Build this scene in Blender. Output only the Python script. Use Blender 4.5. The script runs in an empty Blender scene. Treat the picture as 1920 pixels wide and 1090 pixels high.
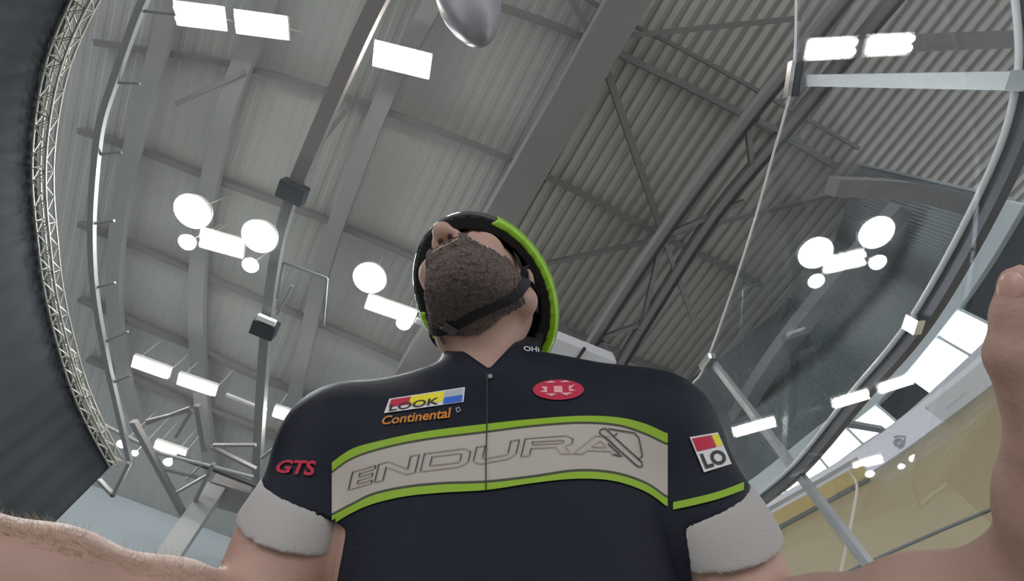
import bpy, bmesh, math, random
import numpy as np
from mathutils import Vector, Matrix
from mathutils.bvhtree import BVHTree
random.seed(4); np.random.seed(4)
SC = bpy.context.scene
COL = SC.collection

# ---------------------------------------------------------------- camera
F = 880.0                      # focal length in pixels of the 1920x1090 frame
CAM = Vector((0, 0, 1.0))      # on the handlebar, looking steeply up
zx, zy = 930., 150.            # where the zenith falls
Zc = Vector(((zx-960)/F, -(zy-545)/F, -1)).normalized()
Fc = Vector((0, 0, -1)); Yc = (Fc-Zc*Fc.dot(Zc)).normalized(); Xc = Yc.cross(Zc)
R3 = Matrix((Xc, Yc, Zc))      # camera frame -> world
cd = bpy.data.cameras.new('camera'); cam = bpy.data.objects.new('camera', cd); COL.objects.link(cam)
cd.sensor_width = 36; cd.lens = F/1920*36; cd.clip_start = 0.01; cd.clip_end = 300
cam.matrix_world = Matrix.Translation(CAM) @ R3.to_4x4()
SC.camera = cam
# ---------------------------------------------------------------- world, view
w = bpy.data.worlds.new('world'); SC.world = w; w.use_nodes = True
w.node_tree.nodes['Background'].inputs[0].default_value = (0.93, 0.96, 1.0, 1)
w.node_tree.nodes['Background'].inputs[1].default_value = 1.05
SC.view_settings.view_transform = 'Standard'; SC.view_settings.look = 'None'
SC.view_settings.exposure = 1.2; SC.view_settings.gamma = 1.0; SC.view_settings.use_curve_mapping = False

def L(px, py, d):              # pixel + distance along the view axis -> camera frame (x right, y up, z towards camera)
    return np.array([(px-960)/F*d, -(py-545)/F*d, -d])
def toW(p): return CAM + R3 @ Vector(p)
def W(px, py, z):              # pixel -> point on the horizontal plane z above the camera
    d = R3 @ Vector(((px-960)/F, -(py-545)/F, -1)); return CAM + d*(z/d.z)
def WX(px, py, n, c):          # pixel -> point on vertical-ish plane n.p = c (camera relative)
    d = R3 @ Vector(((px-960)/F, -(py-545)/F, -1)); return CAM + d*(c/d.dot(n))

# ---------------------------------------------------------------- area lights of the hall (daylight from the open far side)
def area(name, loc, target, size, power, col):
    ld = bpy.data.lights.new(name, 'AREA'); ld.shape = 'RECTANGLE'; ld.size, ld.size_y = size; ld.energy = power; ld.color = col
    o = bpy.data.objects.new(name, ld); COL.objects.link(o); o.location = loc
    o.rotation_euler = (Vector(target)-Vector(loc)).to_track_quat('-Z', 'Y').to_euler(); return o

# ---------------------------------------------------------------- materials
def mat(name, col, rough=0.6, metal=0.0, emit=0.0, ecol=None, noise=0.0, nscale=8.0, bump=0.0, bscale=60.0, spec=0.5, coat=0.0):
    m = bpy.data.materials.new(name); m.use_nodes = True; nt = m.node_tree; b = nt.nodes['Principled BSDF']
    c = (*col, 1); b.inputs['Base Color'].default_value = c; b.inputs['Roughness'].default_value = rough
    b.inputs['Metallic'].default_value = metal; b.inputs['Specular IOR Level'].default_value = spec
    b.inputs['Coat Weight'].default_value = coat
    if emit:
        b.inputs['Emission Color'].default_value = (*(ecol or col), 1); b.inputs['Emission Strength'].default_value = emit
    tc = nt.nodes.new('ShaderNodeTexCoord')
    if noise:
        n = nt.nodes.new('ShaderNodeTexNoise'); n.inputs['Scale'].default_value = nscale; n.inputs['Detail'].default_value = 5
        mr = nt.nodes.new('ShaderNodeMapRange'); mr.inputs['To Min'].default_value = 1-noise; mr.inputs['To Max'].default_value = 1+noise
        mx = nt.nodes.new('ShaderNodeVectorMath'); mx.operation = 'SCALE'; mx.inputs[0].default_value = col
        nt.links.new(tc.outputs['Object'], n.inputs['Vector']); nt.links.new(n.outputs['Fac'], mr.inputs['Value'])
        nt.links.new(mr.outputs[0], mx.inputs['Scale']); nt.links.new(mx.outputs[0], b.inputs['Base Color'])
    if bump:
        n = nt.nodes.new('ShaderNodeTexNoise'); n.inputs['Scale'].default_value = bscale; n.inputs['Detail'].default_value = 4
        bp = nt.nodes.new('ShaderNodeBump'); bp.inputs['Strength'].default_value = bump; bp.inputs['Distance'].default_value = 0.003
        nt.links.new(tc.outputs['Object'], n.inputs['Vector']); nt.links.new(n.outputs['Fac'], bp.inputs['Height']); nt.links.new(bp.outputs[0], b.inputs['Normal'])
    return m
M = {}
M['roof'] = mat('roof_sheet', (0.44, 0.43, 0.41), 0.5, 0.0, noise=0.08, nscale=0.6)
M['roof_smooth'] = mat('roof_panel', (0.42, 0.43, 0.425), 0.6, noise=0.06, nscale=0.4)
M['beam'] = mat('beam_paint', (0.235, 0.22, 0.225), 0.6, noise=0.1, nscale=1.0)
M['beam_lt'] = mat('beam_light_paint', (0.27, 0.275, 0.28), 0.6, noise=0.1, nscale=1.0)
M['purlin'] = mat('purlin_paint', (0.21, 0.205, 0.21), 0.6)
M['dark'] = mat('dark_steel', (0.035, 0.038, 0.045), 0.6)
M['alu'] = mat('truss_aluminium', (0.34, 0.325, 0.29), 0.45, 0.3)
M['tray'] = mat('tray_metal', (0.22, 0.23, 0.23), 0.6, 0.1)
M['drape'] = mat('black_drape', (0.028, 0.031, 0.034), 0.95, noise=0.2, nscale=0.5, spec=0.03)
M['wallpale'] = mat('pale_wall', (0.46, 0.52, 0.56), 0.8, noise=0.05, nscale=0.5)
M['wallgrey'] = mat('grey_cladding', (0.42, 0.45, 0.46), 0.6, noise=0.05, nscale=0.7)
M['lintel'] = mat('lintel_paint', (0.62, 0.68, 0.70), 0.6)
M['sill'] = mat('sill_paint', (0.70, 0.70, 0.74), 0.6)
M['floor'] = mat('infield_floor', (0.50, 0.49, 0.46), 0.4, noise=0.1, nscale=1.0)
M['winglow'] = mat('daylit_pane', (0.9, 0.95, 1.0), 0.4, emit=1.6, ecol=(0.93, 0.98, 1.0))
M['tube'] = mat('lamp_tube_glow', (1, 1, 0.95), 0.4, emit=18, ecol=(1.0, 0.97, 0.86))
M['bay'] = mat('high_bay_glow', (1, 1, 1), 0.4, emit=45, ecol=(0.90, 0.97, 1.0))
M['fix'] = mat('fixture_white', (0.7, 0.7, 0.68), 0.4)
M['grey_plastic'] = mat('grey_plastic', (0.30, 0.28, 0.32), 0.35, noise=0.06, nscale=30)
M['steel'] = mat('brushed_steel', (0.50, 0.50, 0.50), 0.35, 0.6, noise=0.1, nscale=20)
M['railgrey'] = mat('handrail_paint', (0.10, 0.095, 0.11), 0.4, 0.3)
M['chrome'] = mat('polished_edge', (0.85, 0.85, 0.85), 0.12, 1.0)
M['board'] = mat('board_pale', (0.72, 0.71, 0.78), 0.6)
M['board2'] = mat('board_grey', (0.52, 0.52, 0.52), 0.6, noise=0.05, nscale=1.5)
M['boardink'] = mat('board_ink', (0.25, 0.26, 0.32), 0.6)
M['boardink2'] = mat('board_ink_light', (0.62, 0.63, 0.66), 0.6)
M['orange'] = mat('track_edge_paint', (0.44, 0.33, 0.12), 0.5, noise=0.1, nscale=2.0)
M['trackline'] = mat('track_line_paint', (0.13, 0.14, 0.14), 0.5)
M['skin'] = mat('skin', (0.46, 0.285, 0.23), 0.55, noise=0.10, nscale=25, bump=0.25, bscale=220)
M['beard'] = mat('beard_hair', (0.125, 0.095, 0.085), 0.8, noise=0.5, nscale=160, bump=1.0, bscale=350)
M['armhair'] = mat('arm_hair', (0.50, 0.38, 0.24), 0.6)
M['lips'] = mat('lips', (0.36, 0.13, 0.11), 0.5)
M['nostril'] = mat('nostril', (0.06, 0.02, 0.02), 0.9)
M['eyewhite'] = mat('eye', (0.6, 0.58, 0.55), 0.2)
M['iris'] = mat('iris', (0.05, 0.04, 0.03), 0.2)
M['jersey'] = mat('jersey_navy', (0.006, 0.0075, 0.017), 0.55, noise=0.12, nscale=12, bump=0.3, bscale=500, spec=0.22)
M['white'] = mat('jersey_white', (0.43, 0.385, 0.345), 0.75, bump=0.2, bscale=500)
M['cuff'] = mat('cuff_white', (0.42, 0.395, 0.38), 0.8, bump=0.3, bscale=500)
M['green'] = mat('lime_green', (0.24, 0.40, 0.01), 0.6)
M['piping'] = mat('dark_piping', (0.05, 0.055, 0.03), 0.7)
M['ink'] = mat('ink_dark', (0.03, 0.03, 0.03), 0.7)
M['inksoft'] = mat('ink_soft', (0.30, 0.25, 0.22), 0.7)
M['red'] = mat('patch_red', (0.48, 0.012, 0.05), 0.7)
M['pinkmark'] = mat('patch_pink', (0.75, 0.35, 0.38), 0.7)
M['yellow'] = mat('patch_yellow', (0.75, 0.65, 0.02), 0.7)
M['blue'] = mat('patch_blue', (0.03, 0.12, 0.50), 0.7)
M['pgrey'] = mat('patch_grey', (0.40, 0.43, 0.46), 0.7)
M['pwhite'] = mat('patch_white', (0.68, 0.66, 0.66), 0.7)
M['porange'] = mat('patch_orange', (0.55, 0.20, 0.02), 0.7)
M['helmet'] = mat('helmet_black', (0.010, 0.011, 0.014), 0.18, coat=0.6)
M['helmgreen'] = mat('helmet_green', (0.30, 0.62, 0.01), 0.25, coat=0.6)
M['foam'] = mat('helmet_foam', (0.012, 0.012, 0.014), 0.9)
M['strap'] = mat('strap_webbing', (0.012, 0.012, 0.018), 0.8)
M['buckle'] = mat('buckle_plastic', (0.03, 0.03, 0.035), 0.25)
M['lip'] = mat('highlight_white', (0.97, 0.96, 0.97), 0.3, coat=1.0)  # white base colour stands in for lamp and window glints on barrier edges
M['cord'] = mat('pale_cord', (0.68, 0.60, 0.50), 0.7)

def track_mat():
    m = bpy.data.materials.new('track_timber'); m.use_nodes = True; nt = m.node_tree; b = nt.nodes['Principled BSDF']
    tc = nt.nodes.new('ShaderNodeTexCoord'); mp = nt.nodes.new('ShaderNodeMapping'); mp.inputs['Scale'].default_value = (2, 60, 1)
    n = nt.nodes.new('ShaderNodeTexNoise'); n.inputs['Scale'].default_value = 1.0; n.inputs['Detail'].default_value = 6
    cr = nt.nodes.new('ShaderNodeValToRGB')
    cr.color_ramp.elements[0].color = (0.36, 0.29, 0.165, 1); cr.color_ramp.elements[1].color = (0.50, 0.41, 0.25, 1)
    nt.links.new(tc.outputs['UV'], mp.inputs[0]); nt.links.new(mp.outputs[0], n.inputs['Vector'])
    nt.links.new(n.outputs['Fac'], cr.inputs[0]); nt.links.new(cr.outputs[0], b.inputs['Base Color']); b.inputs['Roughness'].default_value = 0.35
    return m
M['track'] = track_mat()
def glass_mat():
    m = bpy.data.materials.new('clear_panel'); m.use_nodes = True; nt = m.node_tree; nt.nodes.clear()
    o = nt.nodes.new('ShaderNodeOutputMaterial'); mx = nt.nodes.new('ShaderNodeMixShader')
    t = nt.nodes.new('ShaderNodeBsdfTransparent'); t.inputs[0].default_value = (0.955, 0.965, 0.975, 1)
    g = nt.nodes.new('ShaderNodeBsdfGlossy'); g.inputs['Roughness'].default_value = 0.012; g.inputs[0].default_value = (0.9, 0.95, 1, 1)
    ge = nt.nodes.new('ShaderNodeNewGeometry'); dt = nt.nodes.new('ShaderNodeVectorMath'); dt.operation = 'DOT_PRODUCT'
    nt.links.new(ge.outputs['Normal'], dt.inputs[0]); nt.links.new(ge.outputs['Incoming'], dt.inputs[1])
    def mth(op, a, b=None):
        n = nt.nodes.new('ShaderNodeMath'); n.operation = op
        for i, q in enumerate((a, b)):
            if q is None: continue
            if isinstance(q, (int, float)): n.inputs[i].default_value = q
            else: nt.links.new(q, n.inputs[i])
        return n.outputs[0]
    sch = mth('ADD', mth('MULTIPLY', mth('POWER', mth('SUBTRACT', 1.0, mth('ABSOLUTE', dt.outputs['Value'])), 5.0), 0.94), 0.055)
    nt.links.new(sch, mx.inputs[0]); nt.links.new(t.outputs[0], mx.inputs[1]); nt.links.new(g.outputs[0], mx.inputs[2]); nt.links.new(mx.outputs[0], o.inputs[0])
    return m
M['glass'] = glass_mat()

# ---------------------------------------------------------------- object helpers
def link(name, verts, faces, m, parent=None, smooth=False, uv=None, mi=None):
    me = bpy.data.meshes.new(name); me.from_pydata([tuple(v) for v in verts], [], [tuple(f) for f in faces]); me.update()
    for k in (m if isinstance(m, (list, tuple)) else [m]): me.materials.append(k)
    if smooth: me.polygons.foreach_set('use_smooth', [True]*len(me.polygons))
    if mi is not None: me.polygons.foreach_set('material_index', list(mi))
    if uv is not None:
        u = me.uv_layers.new(name='UVMap')
        for p in me.polygons:
            for li in p.loop_indices: u.data[li].uv = uv[me.loops[li].vertex_index]
    o = bpy.data.objects.new(name, me); COL.objects.link(o)
    if parent: o.parent = parent
    return o
def tag(o, label, cat, group=None):
    o['label'] = label; o['category'] = cat
    if group: o['group'] = group
    return o
def thing(name, label, cat, loc=(0, 0, 0), group=None):
    o = bpy.data.objects.new(name, None); o.empty_display_size = 0.1; COL.objects.link(o); o.location = loc
    return tag(o, label, cat, group)
def structure(o): o['kind'] = 'structure'; return o

class MB:
    """collects solids in world space, builds ONE mesh"""
    def __init__(s): s.v = []; s.f = []; s.mi = []
    def add(s, vs, fs, k=0):
        n = len(s.v); s.v += [Vector(v) for v in vs]; s.f += [tuple(i+n for i in f) for f in fs]; s.mi += [k]*len(fs); return s
    def bar(s, a, b, wd, dp, up=Vector((0, 0, 1)), k=0):
        a, b = Vector(a), Vector(b); d = (b-a).normalized(); x = d.cross(up)
        if x.length < 1e-4: x = d.cross(Vector((1, 0, 0)))
        x.normalize(); u = x.cross(d).normalized(); x = x*wd/2; u = u*dp/2
        vs = [a-x-u, a+x-u, a+x+u, a-x+u, b-x-u, b+x-u, b+x+u, b-x+u]
        return s.add(vs, [(0, 1, 2, 3), (7, 6, 5, 4), (0, 4, 5, 1), (1, 5, 6, 2), (2, 6, 7, 3), (3, 7, 4, 0)], k)
    def tube(s, pts, r, n=8, cap=True, k=0):
        pts = [Vector(p) for p in pts]; m = len(pts); rs = r if isinstance(r, (list, tuple)) else [r]*m
        vs = []; prev = None
        for i, p in enumerate(pts):
            d = (pts[min(i+1, m-1)]-pts[max(i-1, 0)]).normalized()
            x = prev - d*prev.dot(d) if prev else d.orthogonal()
            x.normalize(); prev = x; y = d.cross(x)
            vs += [p+(x*math.cos(2*math.pi*j/n)+y*math.sin(2*math.pi*j/n))*rs[i] for j in range(n)]
        fs = [(i*n+j, i*n+(j+1) % n, (i+1)*n+(j+1) % n, (i+1)*n+j) for i in range(m-1) for j in range(n)]
        if cap: fs += [tuple(range(n))[::-1], tuple((m-1)*n+j for j in range(n))]
        return s.add(vs, fs, k)
    def sweep(s, pts, wd, dp, k=0):
        """rectangular bar along a horizontal polyline"""
        pts = [Vector(p) for p in pts]; m = len(pts); vs = []
        for i, p in enumerate(pts):
            d = pts[min(i+1, m-1)]-pts[max(i-1, 0)]; x = d.cross(Vector((0, 0, 1))).normalized()*wd/2; u = Vector((0, 0, dp/2))
            vs += [p-x-u, p+x-u, p+x+u, p-x+u]
        fs = [(i*4+j, i*4+(j+1) % 4, i*4+4+(j+1) % 4, i*4+4+j) for i in range(m-1) for j in range(4)]
        fs += [(3, 2, 1, 0), tuple((m-1)*4+j for j in range(4))]
        return s.add(vs, fs, k)
    def lathe(s, c, axis, prof, n=24, k=0):
        c, a = Vector(c), Vector(axis).normalized(); x = a.orthogonal().normalized(); y = a.cross(x); vs = []
        for (r, h) in prof: vs += [c+a*h+(x*math.cos(2*math.pi*j/n)+y*math.sin(2*math.pi*j/n))*r for j in range(n)]
        m = len(prof); fs = [(i*n+j, i*n+(j+1) % n, (i+1)*n+(j+1) % n, (i+1)*n+j) for i in range(m-1) for j in range(n)]
        fs += [tuple(range(n))[::-1], tuple((m-1)*n+j for j in range(n))]
        return s.add(vs, fs, k)
    def build(s, name, m, parent=None, smooth=False):
        org = parent.location if parent else None
        v = [p-org for p in s.v] if parent else s.v
        return link(name, v, s.f, m, parent, smooth, mi=s.mi)
def smooth_poly(pts, n=8):
    """Catmull-Rom through the points"""
    pts = [Vector(p) for p in pts]; out = []
    for i in range(len(pts)-1):
        p0, p1, p2, p3 = pts[max(i-1, 0)], pts[i], pts[i+1], pts[min(i+2, len(pts)-1)]
        for j in range(n):
            t = j/n; out.append(0.5*((2*p1)+(p2-p0)*t+(2*p0-5*p1+4*p2-p3)*t*t+(3*p1-p0-3*p2+p3)*t**3))
    out.append(pts[-1]); return out
def curveW(px, z, n=8): return smooth_poly([W(x, y, z) for x, y in px], n)

# ================================================================ SETTING
HR = 11.0
bd = Vector((math.cos(math.radians(122.5)), math.sin(math.radians(122.5)), 0))   # direction the roof ribs run
cdv = Vector((-bd.y, bd.x, 0)); cdv = -cdv if cdv.x < 0 else cdv
# floor
link('floor', [(-60, -60, 0), (60, -60, 0), (60, 60, 0), (-60, 60, 0)], [(0, 1, 2, 3)], M['floor'])['kind'] = 'structure'
# roof sheets: ribbed profile extruded along the beams
def roof(name, c0, c1, pitch, depth, m, z=HR, flat=0.45):
    base = W(965, 360, z); vs = []; fs = []; c = c0
    while c < c1:
        for a, h in ((0, 0), (flat*pitch, 0), ((flat+0.12)*pitch, depth), ((1-0.12)*pitch, depth)): vs.append((c+a, h))
        c += pitch
    n = len(vs); P = []
    for L0 in (-30, 34):
        for (cc, h) in vs: P.append(base+cdv*cc+bd*L0+Vector((0, 0, h)))
    fs = [(i, i+1, n+i+1, n+i) for i in range(n-1)]
    return structure(link(name, P, fs, m))
roof('ceiling', 0.0, 22, 0.27, 0.09, M['roof'])
roof('ceiling', -26, 0.0, 0.27, 0.009, M['roof_smooth'])
# end wall, lower left
wa, wb = W(180, 913, HR), W(357, 980, HR); wd_ = (wb-wa).normalized()
a0, a1 = wa-wd_*14, wa+wd_*24
nrm = Vector((-wd_.y, wd_.x, 0))
mb = MB(); mb.add([a0, a1, Vector((a1.x, a1.y, 0)), Vector((a0.x, a0.y, 0)), a0+nrm*.2, a1+nrm*.2, Vector((a1.x, a1.y, 0))+nrm*.2, Vector((a0.x, a0.y, 0))+nrm*.2],
                  [(0, 1, 2, 3), (7, 6, 5, 4), (0, 4, 5, 1), (2, 6, 7, 3)])
structure(mb.build('wall_end', M['wallpale']))
# window wall on the right (curved with the track)
bot_px = [(1900, 560), (1865, 620), (1742, 737), (1680, 790), (1617, 832), (1553, 878), (1475, 925), (1420, 958), (1340, 1000), (1240, 1045)]
top_px = [(1960, 330), (1905, 430), (1838, 535), (1703, 708), (1645, 765), (1591, 808), (1530, 853), (1455, 915), (1410, 945), (1330, 990), (1240, 1035)]
ZB = 6.6
def proj(p):
    q = R3.transposed() @ (Vector(p)-CAM); return (960+F*q.x/-q.z, 545-F*q.y/-q.z)
wallc = smooth_poly([W(x, y, ZB) for x, y in [(1990, 400)]+bot_px], 6)
def ytop(x, poly):
    pl = sorted(poly); return float(np.interp(x, [p[0] for p in pl], [p[1] for p in pl]))
def zlift(p, poly, hi=9.5):
    """height at which the vertical through p meets the sight surface of poly"""
    z = p.z
    while z < CAM.z+hi:
        q = proj((p.x, p.y, z))
        if q[1] < ytop(q[0], poly): break
        z += 0.02
    return z
wt = [zlift(p, top_px) for p in wallc]
wt = [sum(wt[max(0, i-2):i+3])/len(wt[max(0, i-2):i+3]) for i in range(len(wt))]
def strip(name, c, z0, z1, m, thick=0.12, off=0.0, prn=None):
    vs = []; n = len(c)
    for i, p in enumerate(c):
        d = c[min(i+1, n-1)]-c[max(i-1, 0)]; o = Vector((d.y, -d.x, 0)).normalized()
        if o.dot(Vector((p.x, p.y, 0))) < 0: o = -o
        a = z0[i] if isinstance(z0, list) else z0; b = z1[i] if isinstance(z1, list) else z1
        q = Vector((p.x, p.y, 0))+o*off
        vs += [q+Vector((0, 0, a)), q+Vector((0, 0, b)), q+o*thick+Vector((0, 0, b)), q+o*thick+Vector((0, 0, a))]
    fs = [(i*4+j, i*4+(j+1) % 4, i*4+4+(j+1) % 4, i*4+4+j) for i in range(n-1) for j in range(4)]+[(3, 2, 1, 0), tuple(n*4-4+j for j in range(4))]
    return link(name, vs, fs, m, prn)
zb = CAM.z+ZB
structure(strip('wall_right', wallc, zb-0.75, zb, M['sill']))
lin = [z+0.38 for z in wt]
structure(strip('trim_lintel', wallc, wt, lin, M['lintel'], 0.2, -0.08))
# ribbed cladding above the lintel
dense = smooth_poly(wallc, 8); linr = []
for k in range(len(wallc)-1): linr += [lin[k]+(lin[k+1]-lin[k])*j/8 for j in range(8)]
linr.append(lin[-1])
cl = []; clz = []
for i, p in enumerate(dense):
    d = dense[min(i+1, len(dense)-1)]-dense[max(i-1, 0)]; o = Vector((d.y, -d.x, 0)).normalized()
    o = -o if o.dot(Vector((p.x, p.y, 0))) < 0 else o
    cl.append(p+o*(0.10+(0.05 if (i//1) % 2 else 0)))
structure(strip('wall_cladding', cl, [z-0.02 for z in linr], CAM.z+HR-0.02, M['wallgrey'], 0.05))
# panes: split positions along the curve by the picture's window joints
def idx_at(px, py):
    best = min(range(len(dense)), key=lambda i: (proj(dense[i])[0]-px)**2+(proj(dense[i])[1]-py)**2); return best
dz = []
for k in range(len(wallc)-1): dz += [wt[k]+(wt[k+1]-wt[k])*j/8 for j in range(8)]
dz.append(wt[-1])
joints = [(1990, 400, 1), (1865, 610, 0), (1815, 665, 0), (1742, 737, 1), (1680, 790, 0), (1617, 832, 0), (1553, 878, 0), (1475, 925, 0), (1420, 958, 0), (1340, 1000, 0), (1240, 1045, 0)]
jd = [idx_at(x, y) for x, y, _ in joints]; wn = 1
for k in range(len(joints)-1):
    a, b = sorted((jd[k], jd[k+1])); seg = dense[a:b+1]; zt = dz[a:b+1]
    if len(seg) < 2: continue
    if joints[k][2]:
        structure(strip('wall_blind_panel', seg, zb, zt, M['dark'], 0.06, 0.02))
    else:
        wobj = structure(strip('window_%d' % wn, seg, zb+0.03, [z-0.03 for z in zt], M['winglow'], 0.03, 0.05)); wn += 1
        mb = MB(); p, q = seg[0], seg[-1]; za, zc_ = zt[0], zt[-1]
        mb.bar((p.x, p.y, zb), (p.x, p.y, za), 0.05, 0.05, Vector((p.x, p.y, 0)))
        mb.build('window_frame', M['lintel'], None).parent = wobj
# ================================================================ TRACK
tb_px = [(1985, 560), (1910, 672), (1873, 714), (1770, 793), (1635, 887), (1456, 987), (1330, 1050), (1240, 1090)]
tk = smooth_poly([W(x, y, 4.0) for x, y in tb_px], 8)
vs = []; uv = []; n = len(tk); rows = 14
for i, p in enumerate(tk):
    q = Vector((p.x, p.y, 0)); r = q.length; o = q/r; r0 = max(0.98, 1.06/max(o.x, .2))
    for j in range(rows+1):
        t = j/rows; rr = r0+(r-r0)*t; z = (CAM.z+4.0)*(0.06*t+0.94*t**1.12) if t < 1 else CAM.z+4.0
        vs.append(o*rr+Vector((0, 0, 0.01+z*0.998))); uv.append((i*0.25, t*5))
fs = [(i*(rows+1)+j, (i+1)*(rows+1)+j, (i+1)*(rows+1)+j+1, i*(rows+1)+j+1) for i in range(n-1) for j in range(rows)]
trk = link('banked_track', vs, fs, M['track'], smooth=True, uv=uv)
sol = trk.modifiers.new('thick', 'SOLIDIFY'); sol.thickness = -0.05
tag(trk, 'steep banked timber track surface rising behind the clear barrier', 'track')
bvT = BVHTree.FromPolygons([Vector(v) for v in vs], fs)
def on_bvh(bv, px, py, off=0.004):
    d = (R3 @ Vector(((px-960)/F, -(py-545)/F, -1))).normalized(); h = bv.ray_cast(CAM, d)
    return None if h[0] is None else h[0]-d*off
def line_on_track(px, wpx):
    vs = []
    for x, y in px:
        a = on_bvh(bvT, x, y-wpx/2, 0.02); b = on_bvh(bvT, x, y+wpx/2, 0.02)
        if a and b: vs += [a, b]
    return vs, [(i*2, i*2+1, i*2+3, i*2+2) for i in range(len(vs)//2-1)]
v_, f_ = line_on_track([(1560+i*10, 1086-(i*10)*0.475+0.00012*(i*10)**2) for i in range(0, 36)], 5)
o = link('painted_line', v_, f_, M['trackline'], trk); o['label'] = 'dark line painted along the timber'
v_, f_ = line_on_track([(1300+i*10, float(np.interp(1300+i*10, [1300, 1456, 1632], [1073, 992, 897]))) for i in range(0, 34)], 8)
o = link('painted_line', v_, f_, M['trackline'], trk); o['label'] = 'blue-grey line below the orange edge strip'
# orange safety strip (vertical band above the bank) where no boards hang, and the fence base rail
def seg_px(pts, z, n=6): return smooth_poly([W(x, y, z) for x, y in pts], n)
edge = tk
def sub(c, x0, x1): return [p for p in c if x0 <= proj(p)[0] <= x1]
fine = smooth_poly(tk, 6)
oz = 4.0+CAM.z
os_ = sub(fine, 1240, 1634)
o = strip('track_edge_board', os_, oz+0.0, oz+0.21, M['orange'], 0.05, 0.06); tag(o, 'orange painted edge board on top of the timber bank, left of the pale banner', 'edge board')
b1 = sub(fine, 1634, 1771); b2 = sub(fine, 1771, 1990)
bo1 = strip('advertising_board', b1, oz+0.03, oz+0.28, M['board'], 0.04, 0.02)
tag(bo1, 'pale lilac advertising board with a small spiral snail emblem above the bank', 'advertising board')
bo2 = strip('advertising_board', b2, oz+0.03, oz+0.28, M['board2'], 0.04, 0.02)
tag(bo2, 'grey advertising board with faint pale lettering, nearest the raised thumb', 'advertising board')
rl = strip('fence_rail', fine, oz+0.33, oz+0.40, M['sill'], 0.08, 0.1); tag(rl, 'long pale rail running above the advertising boards', 'rail')
# emblem and lettering on the boards
def board_bvh(o): 
    me = o.data; return BVHTree.FromPolygons([v.co.copy() for v in me.vertices], [tuple(p.vertices) for p in me.polygons])
def px_line_decal(name, polys, wpx, bv, m, parent, off=0.01):
    vs = []; fs = []
    for pl in polys:
        pts = [Vector((x, y)) for x, y in pl]; base = len(vs); cnt = 0
        for i, p in enumerate(pts):
            d = (pts[min(i+1, len(pts)-1)]-pts[max(i-1, 0)]).normalized(); nn = Vector((-d.y, d.x))*wpx/2
            a = on_bvh(bv, p.x+nn.x, p.y+nn.y, off); b = on_bvh(bv, p.x-nn.x, p.y-nn.y, off)
            if a is None or b is None: continue
            vs += [a, b]; cnt += 1
        fs += [(base+i*2, base+i*2+1, base+i*2+3, base+i*2+2) for i in range(cnt-1)]
    if not fs: return None
    return link(name, vs, fs, m, parent)
bv1, bv2 = board_bvh(bo1), board_bvh(bo2)
spi = [(1684+(2+0.62*t)*math.cos(t*0.9+1), 831+(2+0.62*t)*0.9*math.sin(t*0.9+1)) for t in np.arange(0, 15, 0.5)]
px_line_decal('spiral_emblem', [spi, [(1676, 820), (1682, 818), (1698, 819)], [(1692, 838), (1697, 822)]], 2.6, bv1, M['boardink'], bo1)
px_line_decal('lettering', [[(1690+i*9, 868-i*6.0), (1694+i*9, 865-i*6.0)] for i in range(6)], 3, bv1, M['boardink'], bo1)
px_line_decal('lettering', [[(1770+i*7+dx, 768-i*5.5), (1772+i*7+dx, 760-i*5.5)] for i in range(6) for dx in (0, 3)], 1.5, bv2, M['boardink2'], bo2)

# ================================================================ CURTAIN AND TRUSSES, LEFT
tr_px = [(215, -90), (160, 0), (112, 110), (88, 220), (80, 330), (88, 440), (104, 560), (140, 700), (176, 790), (220, 872)]
tc_ = smooth_poly([W(x, y, 7.0) for x, y in tr_px], 6)
cur = []
# curtain hangs just outside the truss, with folds
vs = []; N = len(tc_)*4-3; pts = []
for i in range(len(tc_)-1):
    for j in range(4): pts.append(tc_[i].lerp(tc_[i+1], j/4))
pts.append(tc_[-1])
for i, p in enumerate(pts):
    d = pts[min(i+1, len(pts)-1)]-pts[max(i-1, 0)]; o = Vector((d.y, -d.x, 0)).normalized()
    o = -o if o.dot(Vector((p.x, p.y, 0))) < 0 else o
    fo = 0.12+0.03*math.sin(i*.7)
    q = p+o*fo; q2 = p+o*0.13; vs += [Vector((q2.x, q2.y, CAM.z+7.04)), Vector((q.x, q.y, 4.0)), Vector((q.x, q.y, 0.02))]
fs = [(i*3+j, i*3+3+j, i*3+4+j, i*3+1+j) for i in range(len(pts)-1) for j in (0, 1)]
drape = link('hanging_drape', vs, fs, M['drape'], smooth=True)
drape.modifiers.new('s', 'SOLIDIFY').thickness = 0.02
tag(drape, 'huge black drape hanging behind the curved lattice truss on the left', 'curtain')
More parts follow.
